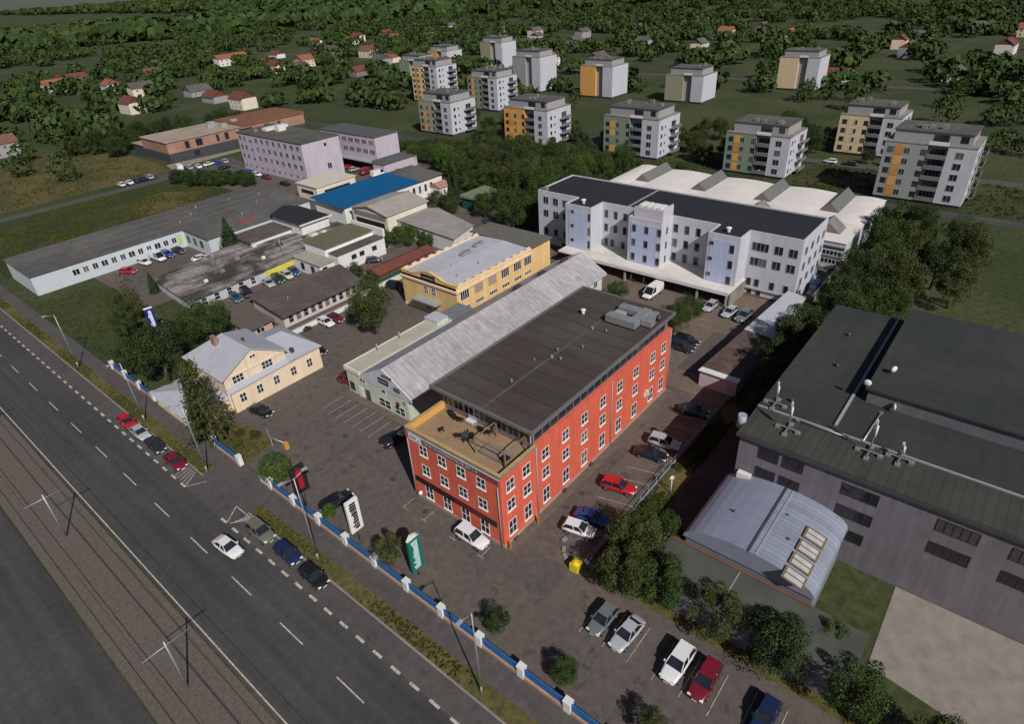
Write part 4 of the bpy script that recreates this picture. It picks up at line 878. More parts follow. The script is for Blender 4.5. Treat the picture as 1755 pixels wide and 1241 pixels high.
# vaulted hall
t = thing('vaulted_hall', 'grey hall with ribbed barrel vault roof and four roof windows in the lower right', 'hall', (16,-24.3,0))
MB().box(10.2,21.2,-31.0,-17.7,0,4.9).wb('wall', pm('grey_blue_render', (.17,.17,.19), .9, .1), t)
n_ = 16; arc = []
for i in range(n_+1):
    a = math.pi*(i/n_); yv = -24.3 + 6.9*math.cos(a); arc.append((yv, 4.9 + 2.25*math.sin(a)**.9 if 0 < i < n_ else 4.9))
b = MB()
for i in range(n_):
    (ya, za), (yb, zb) = arc[i], arc[i+1]
    b.poly([(21.25,ya,za),(21.25,yb,zb),(10.0,yb,zb),(10.0,ya,za)], 0 if yb > -24.31+.01 or i < n_//2 else 1, True)
b.poly([(10.0,*p) for p in arc], 0); b.poly([(21.25,*p) for p in reversed(arc)], 0)
b.wb('vault_roof', [M['barrel2'], M['barrel']], t)
MB().box(10.0,21.2,-24.45,-24.2,7.1,7.24).wb('ridge_rail', M['steeld'], t); MB().box(10.0,21.2,-25.2,-25.0,7.08,7.2).wb('ridge_strip', M['framed'], t)
MB().box(21.0,21.25,-31.3,-17.3,4.7,4.9).wb('eaves', M['steeld'], t)
for k in range(4):
    x = 16.2-k*2.1; o = MB(); o.box(-.85,.85,-1.1,1.1,0,.10,0); o.box(-.66,-.09,-.88,.88,.101,.125,1); o.box(.09,.66,-.88,.88,.101,.125,1)
    rw = o.build('roof_window', [pm('tan_window_frame', (.15,.115,.07), .8), pm('pale_roof_glass', (.42,.42,.40), .35)], t, (x-16,-29.0+24.3,6.66)); rw.rotation_euler[0] = R_(16)
for x, yv in ((14.5,-21),(17.2,-25.8),(14,-27)): MB().tube((x,yv,6.5),(x,yv,7.25),.12).wb('vent_pipe', M['steeld'], t)
o = thing('air_conditioner', 'white air conditioner box where the vaulted roof meets the grey works', 'unit', (20.8,-19.6,5.9))
MB().box(-.35,.35,-.75,.75,.45,1.25).build('case', M['whitew'], o); MB().box(-.3,.3,-.7,-.55,-.5,.45).box(-.3,.3,.55,.7,-.5,.45).build('stand', M['steeld'], o)
t = thing('flat_green_annex', 'low annex with dull green flat roof in front of the vaulted hall', 'annex', (7,-24,0))
MB().box(4.4,9.98,-36,-16.4,0,3.8).wb('wall', M['greyren'], t); MB().box(4.1,9.99,-36.3,-16.1,3.8,4.05).wb('roof', pm('dull_green_felt', (.082,.086,.072), .9, .12, .5, .5, .1), t)
MB().box(9.7,9.99,-31.2,-16.1,4.05,4.2).wb('rust_edge', pm('rust_edge_metal', (.15,.075,.05), .8), t); MB().box(4.2,9.7,-24.1,-24.0,4.05,4.09).wb('roof_seam', M['framed'], t)
# garage row
t = thing('garage_row', 'narrow garage row with brown and white roofs between the right trees and the courtyard', 'garage', (58,-6.5,0))
MB().prism([(44.3,-9.6),(78.5,-8.8),(78.5,-5.6),(44.3,-3.6)], 0, 2.9).wb('wall', pm('pinkish_white_wall', (.46,.40,.43), .9, .08), t)
MB().prism([(45.2,-9.8),(60.0,-9.5),(60.0,-4.4),(45.2,-3.5)], 2.9, [2.95,2.95,3.2,3.2]).wb('brown_roof', pm('brown_leafy_roof', (.105,.072,.062), .95, .3, 1.2, .6, .3), t)
MB().prism([(60.0,-9.6),(78.6,-9.0),(78.6,-5.4),(60.0,-4.35)], 2.9, [3.05,3.05,3.3,3.3]).wb('white_roof', pm('pale_grey_sheet', (.42,.43,.48), .6, .08), t)
MB().prism([(44.0,-9.9),(45.2,-9.8),(45.2,-3.5),(44.0,-3.4)], 2.9, 3.06).wb('front_edge', M['whitew'], t)
MB().box(44.2,44.29,-9.3,-8.2,.1,2.1).wb('door', M['framed'], t)

# ------------------------------------------------------------------ apartment blocks
def apartments(x, y0, y1, h, side, accent, label, depth=15, group=None, detail=True, cat='apartment block'):
    """block with front to -X: coloured half at the high y side, white half at the low y side, balconies between"""
    t = thing('apartment_block', label, cat, (x+depth/2,(y0+y1)/2,0), 0, group)
    w = y1-y0; ym = y0+w*.52; yb = y0+w*.30
    MB().box(x,x+depth,ym,y1,1.0,h-1.2).wb('coloured_wall', side, t); MB().box(x,x+depth,y0,yb,1.0,h-1.2).wb('white_wall', M['white'], t)
    MB().box(x+1.4,x+depth,yb,ym,1.0,h-1.2).wb('recessed_wall', M['agrey'], t); MB().box(x+.3,x+depth-.2,y0+.2,y1-.2,0,1.0).wb('plinth', M['steeld'], t)
    MB().box(x+2.0,x+depth-1.5,y0+1.6,y1-1.4,h-1.2,h+1.6).wb('penthouse', M['agrey'], t)
    MB().box(x+1.7,x+depth-1.2,y0+1.3,y1-1.1,h+1.6,h+1.8).wb('roof', M['roofgrey'], t); MB().box(x-.1,x+depth+.1,y0-.1,y1+.1,h-1.2,h-1.05).wb('roof_terrace', M['conc'], t)
    MB().box(x-.05,x+.15,yb,ym,h-1.05,h-.2).wb('terrace_rail', M['whitew'], t)
    rk = random.Random(int(x+y0))
    for k in range(4): xx = x+rk.uniform(3,depth-3); yy = rk.uniform(y0+3,y1-3); MB().box(xx-.5,xx+.5,yy-.6,yy+.6,h+1.8,h+rk.uniform(2.4,3.0)).wb('roof_box', M['conc'], t)
    if not detail: return t
    nf = int((h-2)//2.75); ry = random.Random(int(x*3+y0))
    for k in range(nf):
        z = 2.5+k*2.72
        for j in range(3): window(t, 'mx', x-.01, y1-1.6-j*(y1-ym-2.2)/2, z, 1.2, 1.35, 2, 1, M['steeld'] if j != 1 else M['framed'])
        MB().box(x-.06,x-.002,y1-3.7-.9,y1-3.7+1.1,z-1.1,z+1.2).wb('accent_panel', accent[k % len(accent)], t)
        window(t, 'mx', x-.01, y0+(yb-y0)*.55, z, 1.6, 1.5, 2, 1, M['framed'])
        window(t, 'mx', x+1.39, (yb+ym)/2, z, 3.2, 1.8, 4, 1, M['framed'])
        q = thing if False else None
        bq = MB().box(x-.1,x+1.38,yb+.02,ym-.02,z-1.35,z-1.2).wb('balcony', M['conc'], t)
        MB().box(x-.1,x-.02,yb+.02,ym-.02,z-1.2,z-.25).wb('balcony_panel', M['rail'], t)
        if ry.random() < .75: yy = ry.uniform(yb+.5,ym-.9); MB().box(x+.1,x+.55,yy,yy+ry.uniform(.4,1.1),z-1.199,z-1.2+ry.uniform(.5,1.1)).wb('balcony_furniture', ry.choice((M['wood'],M['whitew'],M['steeld'],M['redtile'],M['greenmesh'])), t)
        window(t, 'my', x+2.2, y0-.01, z, 1.0, 1.3, 1, 1, M['framed']); window(t, 'my', x+4.6, y0-.01, z, .7, .7, 1, 1, M['framed'])
        MB().box(x+7.5,x+depth-1.5,y0-1.5,y0-.02,z-1.35,z-1.2).wb('balcony', M['conc'], t); MB().box(x+7.5,x+depth-1.5,y0-1.5,y0-1.42,z-1.2,z-.3).wb('balcony_panel', M['rail'], t)
        window(t, 'my', x+10.5, y0-.01, z, 3.0, 1.9, 3, 1, M['framed'])
    window(t, 'mx', x+1.99, (yb+ym)/2, h+.3, 3.2, 1.5, 4, 1, M['shutter']); window(t, 'mx', x+1.99, y0+3.4, h+.3, 1.6, 1.5, 2, 1, M['shutter'])
    return t
O1, O2 = M['aorange'], M['aorange2']
apartments(158,22.6,41.9,13.8,M['agreen'],[O1,O1,O2],'sage green and white apartment block with full roof in view behind the white warehouse',group='apartment blocks behind the trees')
apartments(160,66,87.5,14.6,M['agreen'],[O1,M['agreen'],O1],'sage green and white apartment block with one amber window strip, left of the complete one',group='apartment blocks behind the trees')
apartments(157,110,131,14.6,O1,[O2,O1],'orange and white apartment block rising right behind the tall trees',group='apartment blocks behind the trees')
apartments(154,157,176,14.6,M['aolive'],[O1,M['aolive']],'olive grey and white apartment block at the top centre beside the road bend',group='apartment blocks behind the trees')
apartments(154.5,-23,-2.5,16.5,M['agrey'],[O2,O1],'grey block with orange panels cut by the right edge',group='apartment blocks behind the trees')
apartments(196,1.5,19.5,14,M['acream'],[M['acream']],'apricot cream block with dark balconies standing farther back at the upper right',group='apartment blocks behind the trees')

# ------------------------------------------------------------------ fences, signs, lamps
def fence(y0, y1, n, label, last=True):
    f = thing('panel_fence', label, 'fence', (-11.05,(y0+y1)/2,.0), 0, 'blue panel fence along the pavement')
    MB().box(-11.3,-10.8,y0,y1,0,.5).wb('base_wall', M['forange'], f)
    st = (y1-y0)/n
    for k in range(n+(1 if last else 0)): MB().box(-11.36,-10.74,y0+k*st-.38,y0+k*st+.38,.0,1.6).box(-11.42,-10.68,y0+k*st-.43,y0+k*st+.43,1.6,1.68).wb('pillar', M['whitew'], f)
    for k in range(n): MB().box(-11.12,-10.98,y0+k*st+.39,y0+(k+1)*st-.39,.5,1.5).wb('panel', M['fblue'], f)
fence(-.5,32.2,6,'long run of blue fence panels between white pillars right of the gateway'); fence(-44.1,-.5,8,'blue fence panels continuing along the pavement past the green sign',False)
fence(40.2,47.4,1,'short piece of blue fence left of the gateway below the conifer'); fence(67.3,84,3,'blue fence beyond the villa by the dark trees')
o = thing('garden_wall', 'low white garden wall curving to the gateway next to the clipped bush', 'wall', (-11.05,33.6,0)); MB().box(-11.25,-10.85,32.7,34.7,0,1.0).wb('wall', M['whitew'], o)
o = thing('garden_wall', 'white wall before the brown roofed shed along the yard', 'wall', (23,67.0,0)); MB().box(15.2,32.4,66.75,67.0,0,1.1).wb('wall', M['whitew'], o); MB().box(15.1,32.5,66.7,67.05,1.1,1.2).wb('coping', M['kerb'], o)
o = thing('garden_wall', 'pale wall left of the yellow hall carrying the green mesh', 'wall', (37,69.2,0)); MB().box(33.8,46.4,68.6,68.85,0,1.2).wb('wall', M['creamp'], o)
o = thing('mesh_fence', 'green mesh fence screening the red brown shed', 'fence', (41,69.2,0))
MB().box(34.2,45.6,69.1,69.14,.2,2.0).wb('mesh', M['greenmesh'], o)
for k in range(6): MB().tube((34.3+k*2.25,69.2,0),(34.3+k*2.25,69.2,2.1),.05).wb('post', M['steel'], o)
o = thing('guard_rail_fence', 'grey metal fence along the grass strip behind the parked cars', 'fence', (24,-9.0,0))
MB().box(3.5,43,-9.02,-8.98,.35,.42).box(3.5,43,-9.02,-8.98,.95,1.02).wb('rail', M['steel'], o)
MB().box(3.5,43,-9.05,-8.99,.08,.34).wb('kerb_board', pm('blue_grey_board', (.20,.24,.33), .8, .2), o)
for k in range(20): MB().tube((3.6+k*2.07,-9.0,0),(3.6+k*2.07,-9.0,1.1),.045).wb('post', M['steel'], o)
def pylon(x, yv, z0, h, w, face, label, textmat, seed, rz, cap=None, plain=False):
    p = thing('sign_pylon', label, 'sign', (x,yv,0), rz)
    MB().box(-.16,.16,-w/2,w/2,z0,z0+h).build('board', face, p); MB().tube((0,0,0),(0,0,z0),.11).build('post', M['steeld'], p)
    r2 = random.Random(seed); b = MB(); z = z0+h*.92
    if plain: b.box(-.175,-.163,-w*.22,w*.16,z0+h*.16,z0+h*.84); b.ball((-.17,0,z0+h*.92),.02,.14,.14); z = 0
    while z > z0+h*.10:
        s = r2.uniform(.16,.34)*h/4; b.box(-.175,-.163,-w*.24,w*.20+r2.uniform(-.1,.1)*w,z-s,z); z -= s+.05*h/4
    b.build('lettering', textmat, p)
    if cap: MB().box(-.17,.17,-w/2-.02,w/2+.02,z0+h,z0+h+.25).build('cap', cap, p)
    return p
pylon(-10.1,25.6,2.4,4.3,2.0,M['black'],'black pylon sign with dark red face inside the blue fence',M['redsign'],2,R_(90),plain=True)
pylon(-9.6,15.2,1.7,4.9,1.75,M['whitesign'],'white pylon sign with upright black lettering inside the blue fence',M['black'],5,R_(90))
p = pylon(-8.8,5.5,1.0,5.0,1.7,M['greensign'],'green pylon sign with white pointed top and pale upright lettering at the bottom edge',M['signtext'],8,R_(90))
b = MB(); b.poly([(-.16,-.85,6.0),(-.16,.85,6.0),(-.16,.3,6.6),(-.16,-.2,6.45)][::-1]); b.poly([(.16,-.85,6.0),(.16,.85,6.0),(.16,.3,6.6),(.16,-.2,6.45)]); b.poly([(-.16,.85,6),(.16,.85,6),(.16,.3,6.6),(-.16,.3,6.6)]); b.poly([(-.16,.3,6.6),(.16,.3,6.6),(.16,-.2,6.45),(-.16,-.2,6.45)]); b.build('white_top', M['whitesign'], p)
p = pylon(-.2,90.2,.6,5.3,1.5,M['bluesign'],'tall dark blue pylon sign with white lettering among the trees at the left',M['whitesign'],4,R_(80),M['whitesign'])
o = thing('entrance_sign', 'blue and white fascia sign over the dark gate beside the blue pylon', 'sign', (3,84,0)); MB().box(1.2,1.5,80,90,1.0,2.6).wb('board', M['whitew'], o); MB().box(1.1,1.19,80.5,85.5,1.5,2.4).wb('blue_board', M['bluesign'], o)
def lamp(x, yv, h, label, arm=1.4, n=1):
    p = thing('street_lamp', label, 'street lamp', (x,yv,.1), 0, 'street lamps along the verge')
    MB().tube((0,0,0),(0,0,1.2),.12).tube((0,0,1.2),(0,0,h),.09,.06).build('pole', M['steel'], p)
    for s in ((-1,1) if n == 2 else (-1,)):
        MB().tube((0,0,h-.1),(s*arm,0,h+.35),.045).build('arm', M['steel'], p); MB().box(s*arm-.4,s*arm+.25,-.16,.16,h+.26,h+.42).build('lamp_head', M['framed'], p); MB().box(s*arm-.35,s*arm+.1,-.12,.12,h+.24,h+.258).build('lens', M['lamp'], p)
lamp(-14.7,16.5,13,'tall grey street lamp on the verge beside the red pylon sign',1.5,2); lamp(-14.9,42.4,12,'tall grey street lamp at the tip of the verge before the gateway'); lamp(-14.8,62.6,11,'tall grey street lamp on the verge before the villa wing'); lamp(-14.8,90,11,'farther grey street lamp on the verge by the blue fence'); lamp(-14.8,-9.5,12,'grey street lamp on the verge below the green sign')
p = thing('yard_lamp', 'short pole with white lamp head on the grass strip beside the parked cars', 'lamp', (19.6,-11.4,.03)); MB().tube((0,0,0),(0,0,2.7),.06).build('pole', M['whitew'], p); MB().box(-.35,.3,-.2,.2,2.7,2.85).build('lamp_head', M['lamp'], p)
o = thing('site_sign', 'orange framed notice board on short legs on the dry grass by the gateway', 'sign', (-5.6,41.0,.03), R_(-20)); MB().box(-.06,.06,-1.2,1.2,.5,1.6).build('board', M['framed'], o)
for d in (-1.1,1.1): MB().box(-.06,.06,d-.06,d+.06,0,.5).build('leg', M['steel'], o)
o = thing('barrier', 'orange and white barrier arm housing at the gateway', 'barrier', (-5.0,37.8,.03)); MB().box(-.3,.3,-.3,.3,0,1.1).build('housing', M['binor'], o); MB().tube((0,0,1.0),(-.6,2.6,1.1),.06).build('arm', M['whitew'], o)
o = thing('waste_bin', 'yellow bin standing under the trees at the bottom edge', 'bin', (2.6,-8.4,.03)); MB().prism([(-.55,-.5),(.55,-.5),(.6,.55),(-.6,.55)],0,1.1).build('body', M['yel'], o); MB().ball((0,0,1.1),.6,.55,.3).build('lid', M['yel'], o)
for i, (x, yv) in enumerate(((5.2,-4.9),(4.0,-5.7),(3.2,-6.4))):
    o = MB().prism([(-.4,-.2),(.35,-.25),(.4,.2),(-.3,.25)],0,.25).build('kerb_block', M['kerb'], None, (x,yv,.03)); o.rotation_euler[2] = .6*i; tag(o, 'pale kerb block lying on the dark ground below the white hatchback', 'kerb block', 'loose kerb blocks')
o = thing('orange_skip', 'orange skip near the wall right of the white factory', 'skip', (84.5,-8.2,.03)); MB().prism([(-1.1,-.6),(1.1,-.6),(1.1,.6),(-1.1,.6)],.1,1.2).build('body', M['binor'], o); MB().box(-1.2,1.2,-.7,.7,1.2,1.28).build('rim', M['steeld'], o)
o = thing('site_container', 'small blue container at the foot of the white factory end wall', 'container', (88.5,-7.7,.03)); MB().box(-1.3,1.3,-.8,.8,.05,1.9).build('body', M['bluetarp'], o); MB().box(-1.34,-1.301,-.6,.6,.2,1.7).build('door', M['steel'], o)

# ------------------------------------------------------------------ cars
PAINT = {}
def paint(col):
    if col not in PAINT:
        rgb = {'white':(.70,.70,.70),'silver':(.38,.40,.42),'black':(.010,.011,.014),'dark':(.022,.026,.034),'blue':(.010,.045,.26),'navy':(.012,.022,.075),'red':(.42,.012,.022),'maroon':(.17,.010,.022),'olive':(.135,.140,.110),'teal':(.010,.085,.150),'cream':(.55,.52,.38),'grey':(.14,.15,.16),'green':(.022,.050,.035)}[col]
        PAINT[col] = pm('car_paint_'+col, rgb, .32, .03, .4, coat=.6, spec=.5)
    return PAINT[col]
KIND = { # length, width, stations (x, zbot, ztop, half), cabin (rear base, rear top, front top, front base, belt, roof, half base, half roof)
 'hatchback': (4.1,1.76,[(-2.02,.45,.70,.68),(-1.96,.28,.94,.80),(-1.2,.24,.97,.87),(0,.22,.95,.88),(.9,.22,.93,.87),(1.45,.24,.83,.83),(1.9,.30,.68,.74),(2.05,.42,.58,.58)],(-1.92,-1.55,.10,.95,.93,1.46,.80,.62)),
 'saloon': (4.6,1.80,[(-2.28,.45,.75,.68),(-2.2,.28,.95,.80),(-1.5,.24,.98,.88),(0,.22,.94,.90),(.9,.22,.92,.88),(1.6,.24,.82,.84),(2.15,.30,.68,.75),(2.3,.42,.58,.58)],(-1.75,-1.0,.20,1.0,.94,1.42,.81,.60)),
 'estate': (4.6,1.82,[(-2.28,.45,.78,.72),(-2.22,.28,.97,.84),(-1.4,.24,.98,.89),(0,.22,.96,.90),(.95,.22,.93,.88),(1.6,.24,.83,.84),(2.15,.30,.70,.75),(2.3,.42,.60,.58)],(-2.2,-1.9,.15,1.0,.96,1.50,.83,.65)),
 'suv': (4.6,1.88,[(-2.25,.5,.9,.76),(-2.2,.36,1.08,.88),(-1.3,.32,1.12,.92),(0,.30,1.10,.93),(1.0,.30,1.07,.92),(1.6,.32,1.0,.88),(2.1,.38,.86,.80),(2.28,.5,.74,.64)],(-2.15,-1.85,.15,1.0,1.08,1.70,.86,.68)),
 'van': (5.6,2.0,[(-2.8,.5,1.2,.95),(-2.78,.4,1.28,.98),(-1.0,.36,1.30,1.0),(.6,.36,1.30,1.0),(1.7,.36,1.18,.98),(2.3,.38,1.02,.92),(2.7,.45,.85,.82),(2.8,.55,.75,.70)],(-2.76,-2.70,1.0,2.0,1.26,2.35,.97,.86)),
}
CM = {}
GRM = MB().box(-.02,.015,-.42,.42,-.07,.06).mesh('grille', M['black']); PLM = MB().box(-.015,.015,-.26,.26,-.055,.055).mesh('number_plate', M['whitesign'])
def carmesh(kind):
    if kind in CM: return CM[kind]
    Ln, Wd_, st, (rb, rt, ft, fb, zb, zr, hb, hr) = KIND[kind]
    b = MB(); secs = []
    for x, z0, z1, hw in st:
        secs.append([(x,-hw*.88,z0),(x,-hw,z0+(z1-z0)*.45),(x,-hw*.95,z1-.03),(x,-hw*.72,z1),(x,hw*.72,z1),(x,hw*.95,z1-.03),(x,hw,z0+(z1-z0)*.45),(x,hw*.88,z0)])
    k0 = len(b.v)
    for s in secs: b.v += s
    for i in range(len(secs)-1):
        for j in range(8):
            a = k0+i*8+j; c = k0+i*8+(j+1) % 8; b.f.append([a, c, c+8, a+8][::-1]); b.m.append(0); b.sm.append(j not in (7,))
    b.poly(secs[0]); b.poly(secs[-1][::-1])
    # roof skin and pillars
    rp = [(rt-.03,-hr*1.02),(ft+.05,-hr*1.02),(ft+.05,hr*1.02),(rt-.03,hr*1.02)]
    b.prism([(rp[0][0],rp[0][1]),(rp[1][0],rp[1][1]),(rp[2][0],rp[2][1]),(rp[3][0],rp[3][1])], zr-.05, zr+.025)
    for s in (-1,1):
        for (x0, z0, y0), (x1, z1, y1) in (((fb,zb,hb),(ft,zr,hr)),((rb,zb,hb),(rt,zr,hr)),(((fb+rb)/2+.15,zb,hb),((ft+rt)/2+.1,zr,hr))):
            b.tube((x0,s*y0,z0-.03),(x1,s*y1,z1),.05,.045,5)
        if kind == 'van': b.poly([(.3,s*(hb+.012),zb),(rb,s*(hb+.012),zb),(rt,s*(hr+.012),zr),(.2,s*(hr+.012),zr)][::s])
        b.box(fb-.32,fb-.14,s*(hb+.06)-(.0 if s > 0 else .16),s*(hb+.06)+(.16 if s > 0 else 0),zb+.02,zb+.14)
    if kind == 'van': b.poly([(rb-.012,-hb,zb),(rt-.012,-hr,zr),(rt-.012,hr,zr),(rb-.012,hb,zb)])
    body = b.mesh('body', paint('white'))
    gl = MB(); q = [(rb,-hb,zb-.04),(fb,-hb,zb-.04),(fb,hb,zb-.04),(rb,hb,zb-.04),(rt,-hr,zr-.02),(ft,-hr,zr-.02),(ft,hr,zr-.02),(rt,hr,zr-.02)]
    for f in ((0,1,5,4),(1,2,6,5),(2,3,7,6),(3,0,4,7)): gl.poly([q[i] for i in f])
    glass = gl.mesh('window_glass', M['glass'])
    r = .32 if kind not in ('suv','van') else .36
    wm = MB().tube((0,-.10,0),(0,.10,0),r,r,14).mesh('wheel', M['rubber']); rm = MB().tube((0,-.112,0),(0,.112,0),r*.62,r*.62,10).mesh('rim', M['rim'])
    hl = st[-2]; tl = st[1]
    hm = MB().box(-.10,.09,-.17,.17,-.07,.06).mesh('headlight', M['lamp']); tm = MB().box(-.06,.08,-.12,.12,-.14,.14).mesh('tail_light', M['tail'])
    wx = Ln*.31
    pos = [(sx*wx, s*(Wd_/2-.10), r) for sx in (1,-1) for s in (1,-1)]
    hp = [(hl[0]+.02, s*hl[3]*.80, hl[2]-.05) for s in (1,-1)]; tp = [(tl[0]-.0, s*tl[3]*.84, tl[2]-.14) for s in (1,-1)]
    # one joined mesh for cars too small to show parts
    jb = MB(); jb.v = list(b.v); jb.f = [list(f) for f in b.f]; jb.m = [0]*len(b.f); jb.sm = list(b.sm)
    for f in ((0,1,5,4),(1,2,6,5),(2,3,7,6),(3,0,4,7)): jb.poly([q[i] for i in f], 1)
    for p in pos: jb.tube((p[0],p[1]-.1,p[2]),(p[0],p[1]+.1,p[2]),r,r,10,2)
    joined = jb.mesh('far_car', [paint('white'), M['glass'], M['rubber']])
    CM[kind] = (body, glass, wm, rm, hm, tm, pos, hp, tp, joined, q); return CM[kind]
def car(x, yv, deg, kind, col, label, far=False, group='parked cars', z=.04):
    body, glass, wm, rm, hm, tm, pos, hp, tp, joined, q = carmesh(kind); cat = 'van' if kind == 'van' else 'car'
    nm = {'van':'panel_van','suv':'parked_suv'}.get(kind, 'parked_car')
    if far:
        o = link(nm, joined, None, (x,yv,z), R_(deg)); recolor(o, paint(col)); return tag(o, label, cat, group)
    t = thing(nm, label, cat, (x,yv,z), R_(deg), group)
    recolor(link('body', body, t), paint(col)); link('window_glass', glass, t)
    for p in pos: link('rim', rm, link('wheel', wm, t, p))
    fx, rx_ = KIND[kind][2][-1][0], KIND[kind][2][0][0]; zf = KIND[kind][2][-1]
    link('grille', GRM, t, (fx+.005,0,(zf[1]+zf[2])/2)); link('number_plate', PLM, t, (fx+.03,0,zf[1]+.01)); link('number_plate', PLM, t, (rx_-.02,0,KIND[kind][2][0][1]+.18))
    for p in hp: link('headlight', hm, t, p)
    for p in tp: link('tail_light', tm, t, p)
    return t
G1 = 'cars parked along the kerb'; G2 = 'cars parked on the yards'; G3 = 'cars parked in the courtyard'; G4 = 'cars in the far car parks'
car(-16.8,63.9,-90,'hatchback','red','bright red car cut by the left edge, first in the kerbside row',group=G1)
car(-16.8,59.4,-90,'saloon','silver','silver car parked at the kerb behind the bright red one',group=G1); car(-16.8,54.0,-90,'hatchback','dark','dark car parked at the kerb between the silver and the dark red car',group=G1)
car(-16.7,48.0,-90,'saloon','maroon','dark red car parked at the kerb next to the gateway',group=G1); car(-16.6,25.6,-90,'suv','olive','olive grey off road car parked at the kerb right of the gateway',group=G1)
car(-16.5,20.0,-90,'hatchback','navy','dark blue car parked at the kerb behind the olive off road car',group=G1); car(-16.6,14.6,-90,'hatchback','black','black car parked at the kerb, cut by the bottom edge',group=G1)
car(-20.4,26.8,-86,'saloon','white','white saloon driving along the road',group='moving cars')
car(-7.6,22.3,-4,'estate','black','black car half hidden behind the white pylon sign',group=G2); car(-1.5,3.9,-90,'suv','white','white suv parked in front of the red office block',group=G2)
car(-2.4,48.8,-80,'saloon','black','black car standing before the cream villa',group=G2); car(5.6,25.6,-12,'suv','black','black suv in the shadow left of the red office block',group=G2)
car(11.6,44.2,-75,'hatchback','maroon','dark car at the left corner of the mint workshop',group=G2); car(14.4,57.4,-85,'saloon','black','black car at the right corner of the cream villa',group=G2)
car(7.3,-5.6,-76,'hatchback','white','white hatchback at the lower end of the row beside the red block',group=G2); car(9.8,-5.9,-78,'saloon','blue','blue car beside the white hatchback',group=G2)
car(16.4,-5.6,-78,'estate','red','red estate van in the row beside the red block',group=G2); car(24.4,-5.9,-78,'saloon','black','black car beside the silver one in the row along the red block',group=G2)
car(27.6,-6.3,-80,'suv','silver','silver white suv in the row along the red block',group=G2); car(36.8,-6.3,-78,'saloon','black','dark car in the building shadow at the upper end of the row',group=G2)
car(52.6,3.4,-88,'suv','dark','dark suv just behind the far corner of the red block',group=G3); car(55.2,3.8,-88,'estate','black','black estate beside the dark suv behind the red block',group=G3)
car(68.6,17.9,178,'van','white','white panel van parked before the canopy of the white factory',group=G3); car(69.6,5.9,178,'hatchback','silver','silver car left of the three before the right stair tower',group=G3)
car(69.3,1.9,175,'hatchback','silver','silver car in the middle of the three before the right stair tower',group=G3); car(69.2,-.9,176,'suv','grey','grey car right of the three near the garage row',group=G3)
car(22.0,68.0+-3.2,-90,'hatchback','white','white car in front of the white yard wall',group=G2); car(24.2,64.9,-88,'saloon','maroon','dark red car beside the white one at the yard wall',group=G2)
car(41.2,65.6,-70,'suv','black','black car in the shade left of the yellow hall',group=G2); car(15.1,130.6,-80,'hatchback','white','white car before the blue white works, nearest the left edge',group=G2)
car(18.4,130.4,-86,'van','white','white van before the blue white works',group=G2); car(21.0,130.8,-84,'estate','blue','blue car beside the white van before the works',group=G2); car(24.0,131.0,-82,'saloon','dark','dark car right of the blue one before the works',group=G2)
car(24.8,120.6,-8,'saloon','white','white car standing alone left of the spruce',group=G2); car(10.2,128.2,-60,'hatchback','red','red car at the left edge before the works',group=G2)
for x, yv, k, c, lb in ((17.5,91.2,'hatchback','teal','teal car at the near end of the weathered shed front'),(20.2,91.3,'suv','black','black car beside the teal one at the weathered shed'),(26.0,91.8,'saloon','silver','silver car in the middle of the weathered shed front'),(28.6,92,'estate','green','dark green car at the weathered shed front'),(31.0,91.9,'hatchback','cream','small cream car under the yellow fascia'),(33.2,92.4,'hatchback','teal','teal blue car at the end of the yellow fascia beside the cream one')):
    car(x, yv, -100, k, c, lb, group=G2)
car(54.9,86.6,-85,'saloon','black','black car at the white end wall of the olive roofed block',group=G2); car(48.2,81.4,-40,'hatchback','dark','dark car near the bushes by the olive roofed block',group=G2)
for x, yv, dg, k, c, lb in ((43.2,213.4,92,'hatchback','white','white car at the left end of the far row'),(46.0,213.4,90,'saloon','white','second white car of the far row'),(48.6,213.6,88,'hatchback','dark','dark car in the far row'),(51.0,213.8,91,'saloon','navy','navy car in the far row'),(53.4,214,90,'estate','silver','silver car at the right end of the far row'),
  (65.2,215.2,80,'van','white','white van in the upper far car park'),(68.2,213.2,84,'hatchback','silver','silver car beside the van in the upper far car park'),(70.8,211.6,82,'saloon','white','white car in the middle of the upper far car park'),(62.4,211.0,0,'saloon','black','black car at the entry of the upper far car park'),(75.0,211,10,'saloon','white','white car alone before the blue ones in the upper far car park'),(78.0,210.8,85,'hatchback','blue','blue car in the upper far car park'),(80.4,209.6,85,'estate','silver','pale car at the right side of the upper far car park'),(75.4,200.6,0,'saloon','black','black car crossing the upper far car park'),
  (76.8,186.2,0,'hatchback','blue','bright blue car at the pink block front'),(76.4,179.6,-85,'hatchback','white','white car at the pink block front'),(76.2,173.2,-88,'saloon','maroon','dark red car at the pink block front'),(75.0,159.8,-88,'saloon','black','black car at the near end of the pink block front'),
  (99.6,157.6,0,'saloon','red','red car before the lower pink block'),(98.8,152.6,0,'hatchback','silver','pale car before the lower pink block'),(98.6,145.2,0,'van','maroon','dark red van before the lower pink block'),(98.8,139.4,0,'van','white','white van at the corner of the lower pink wing'),(104.2,135.4,90,'suv','dark','dark car by the wing of the lower pink block'),
  (184,17,90,'hatchback','white','white car on the estate road at the upper right'),(184.2,11,90,'saloon','black','black car on the estate road at the upper right'),(150.2,84,90,'saloon','blue','blue car on the estate road behind the trees'),(149.2,76,90,'suv','dark','dark car on the estate road behind the trees')):
    car(x, yv, dg, k, c, lb, far=True, group=G4, z=.07)

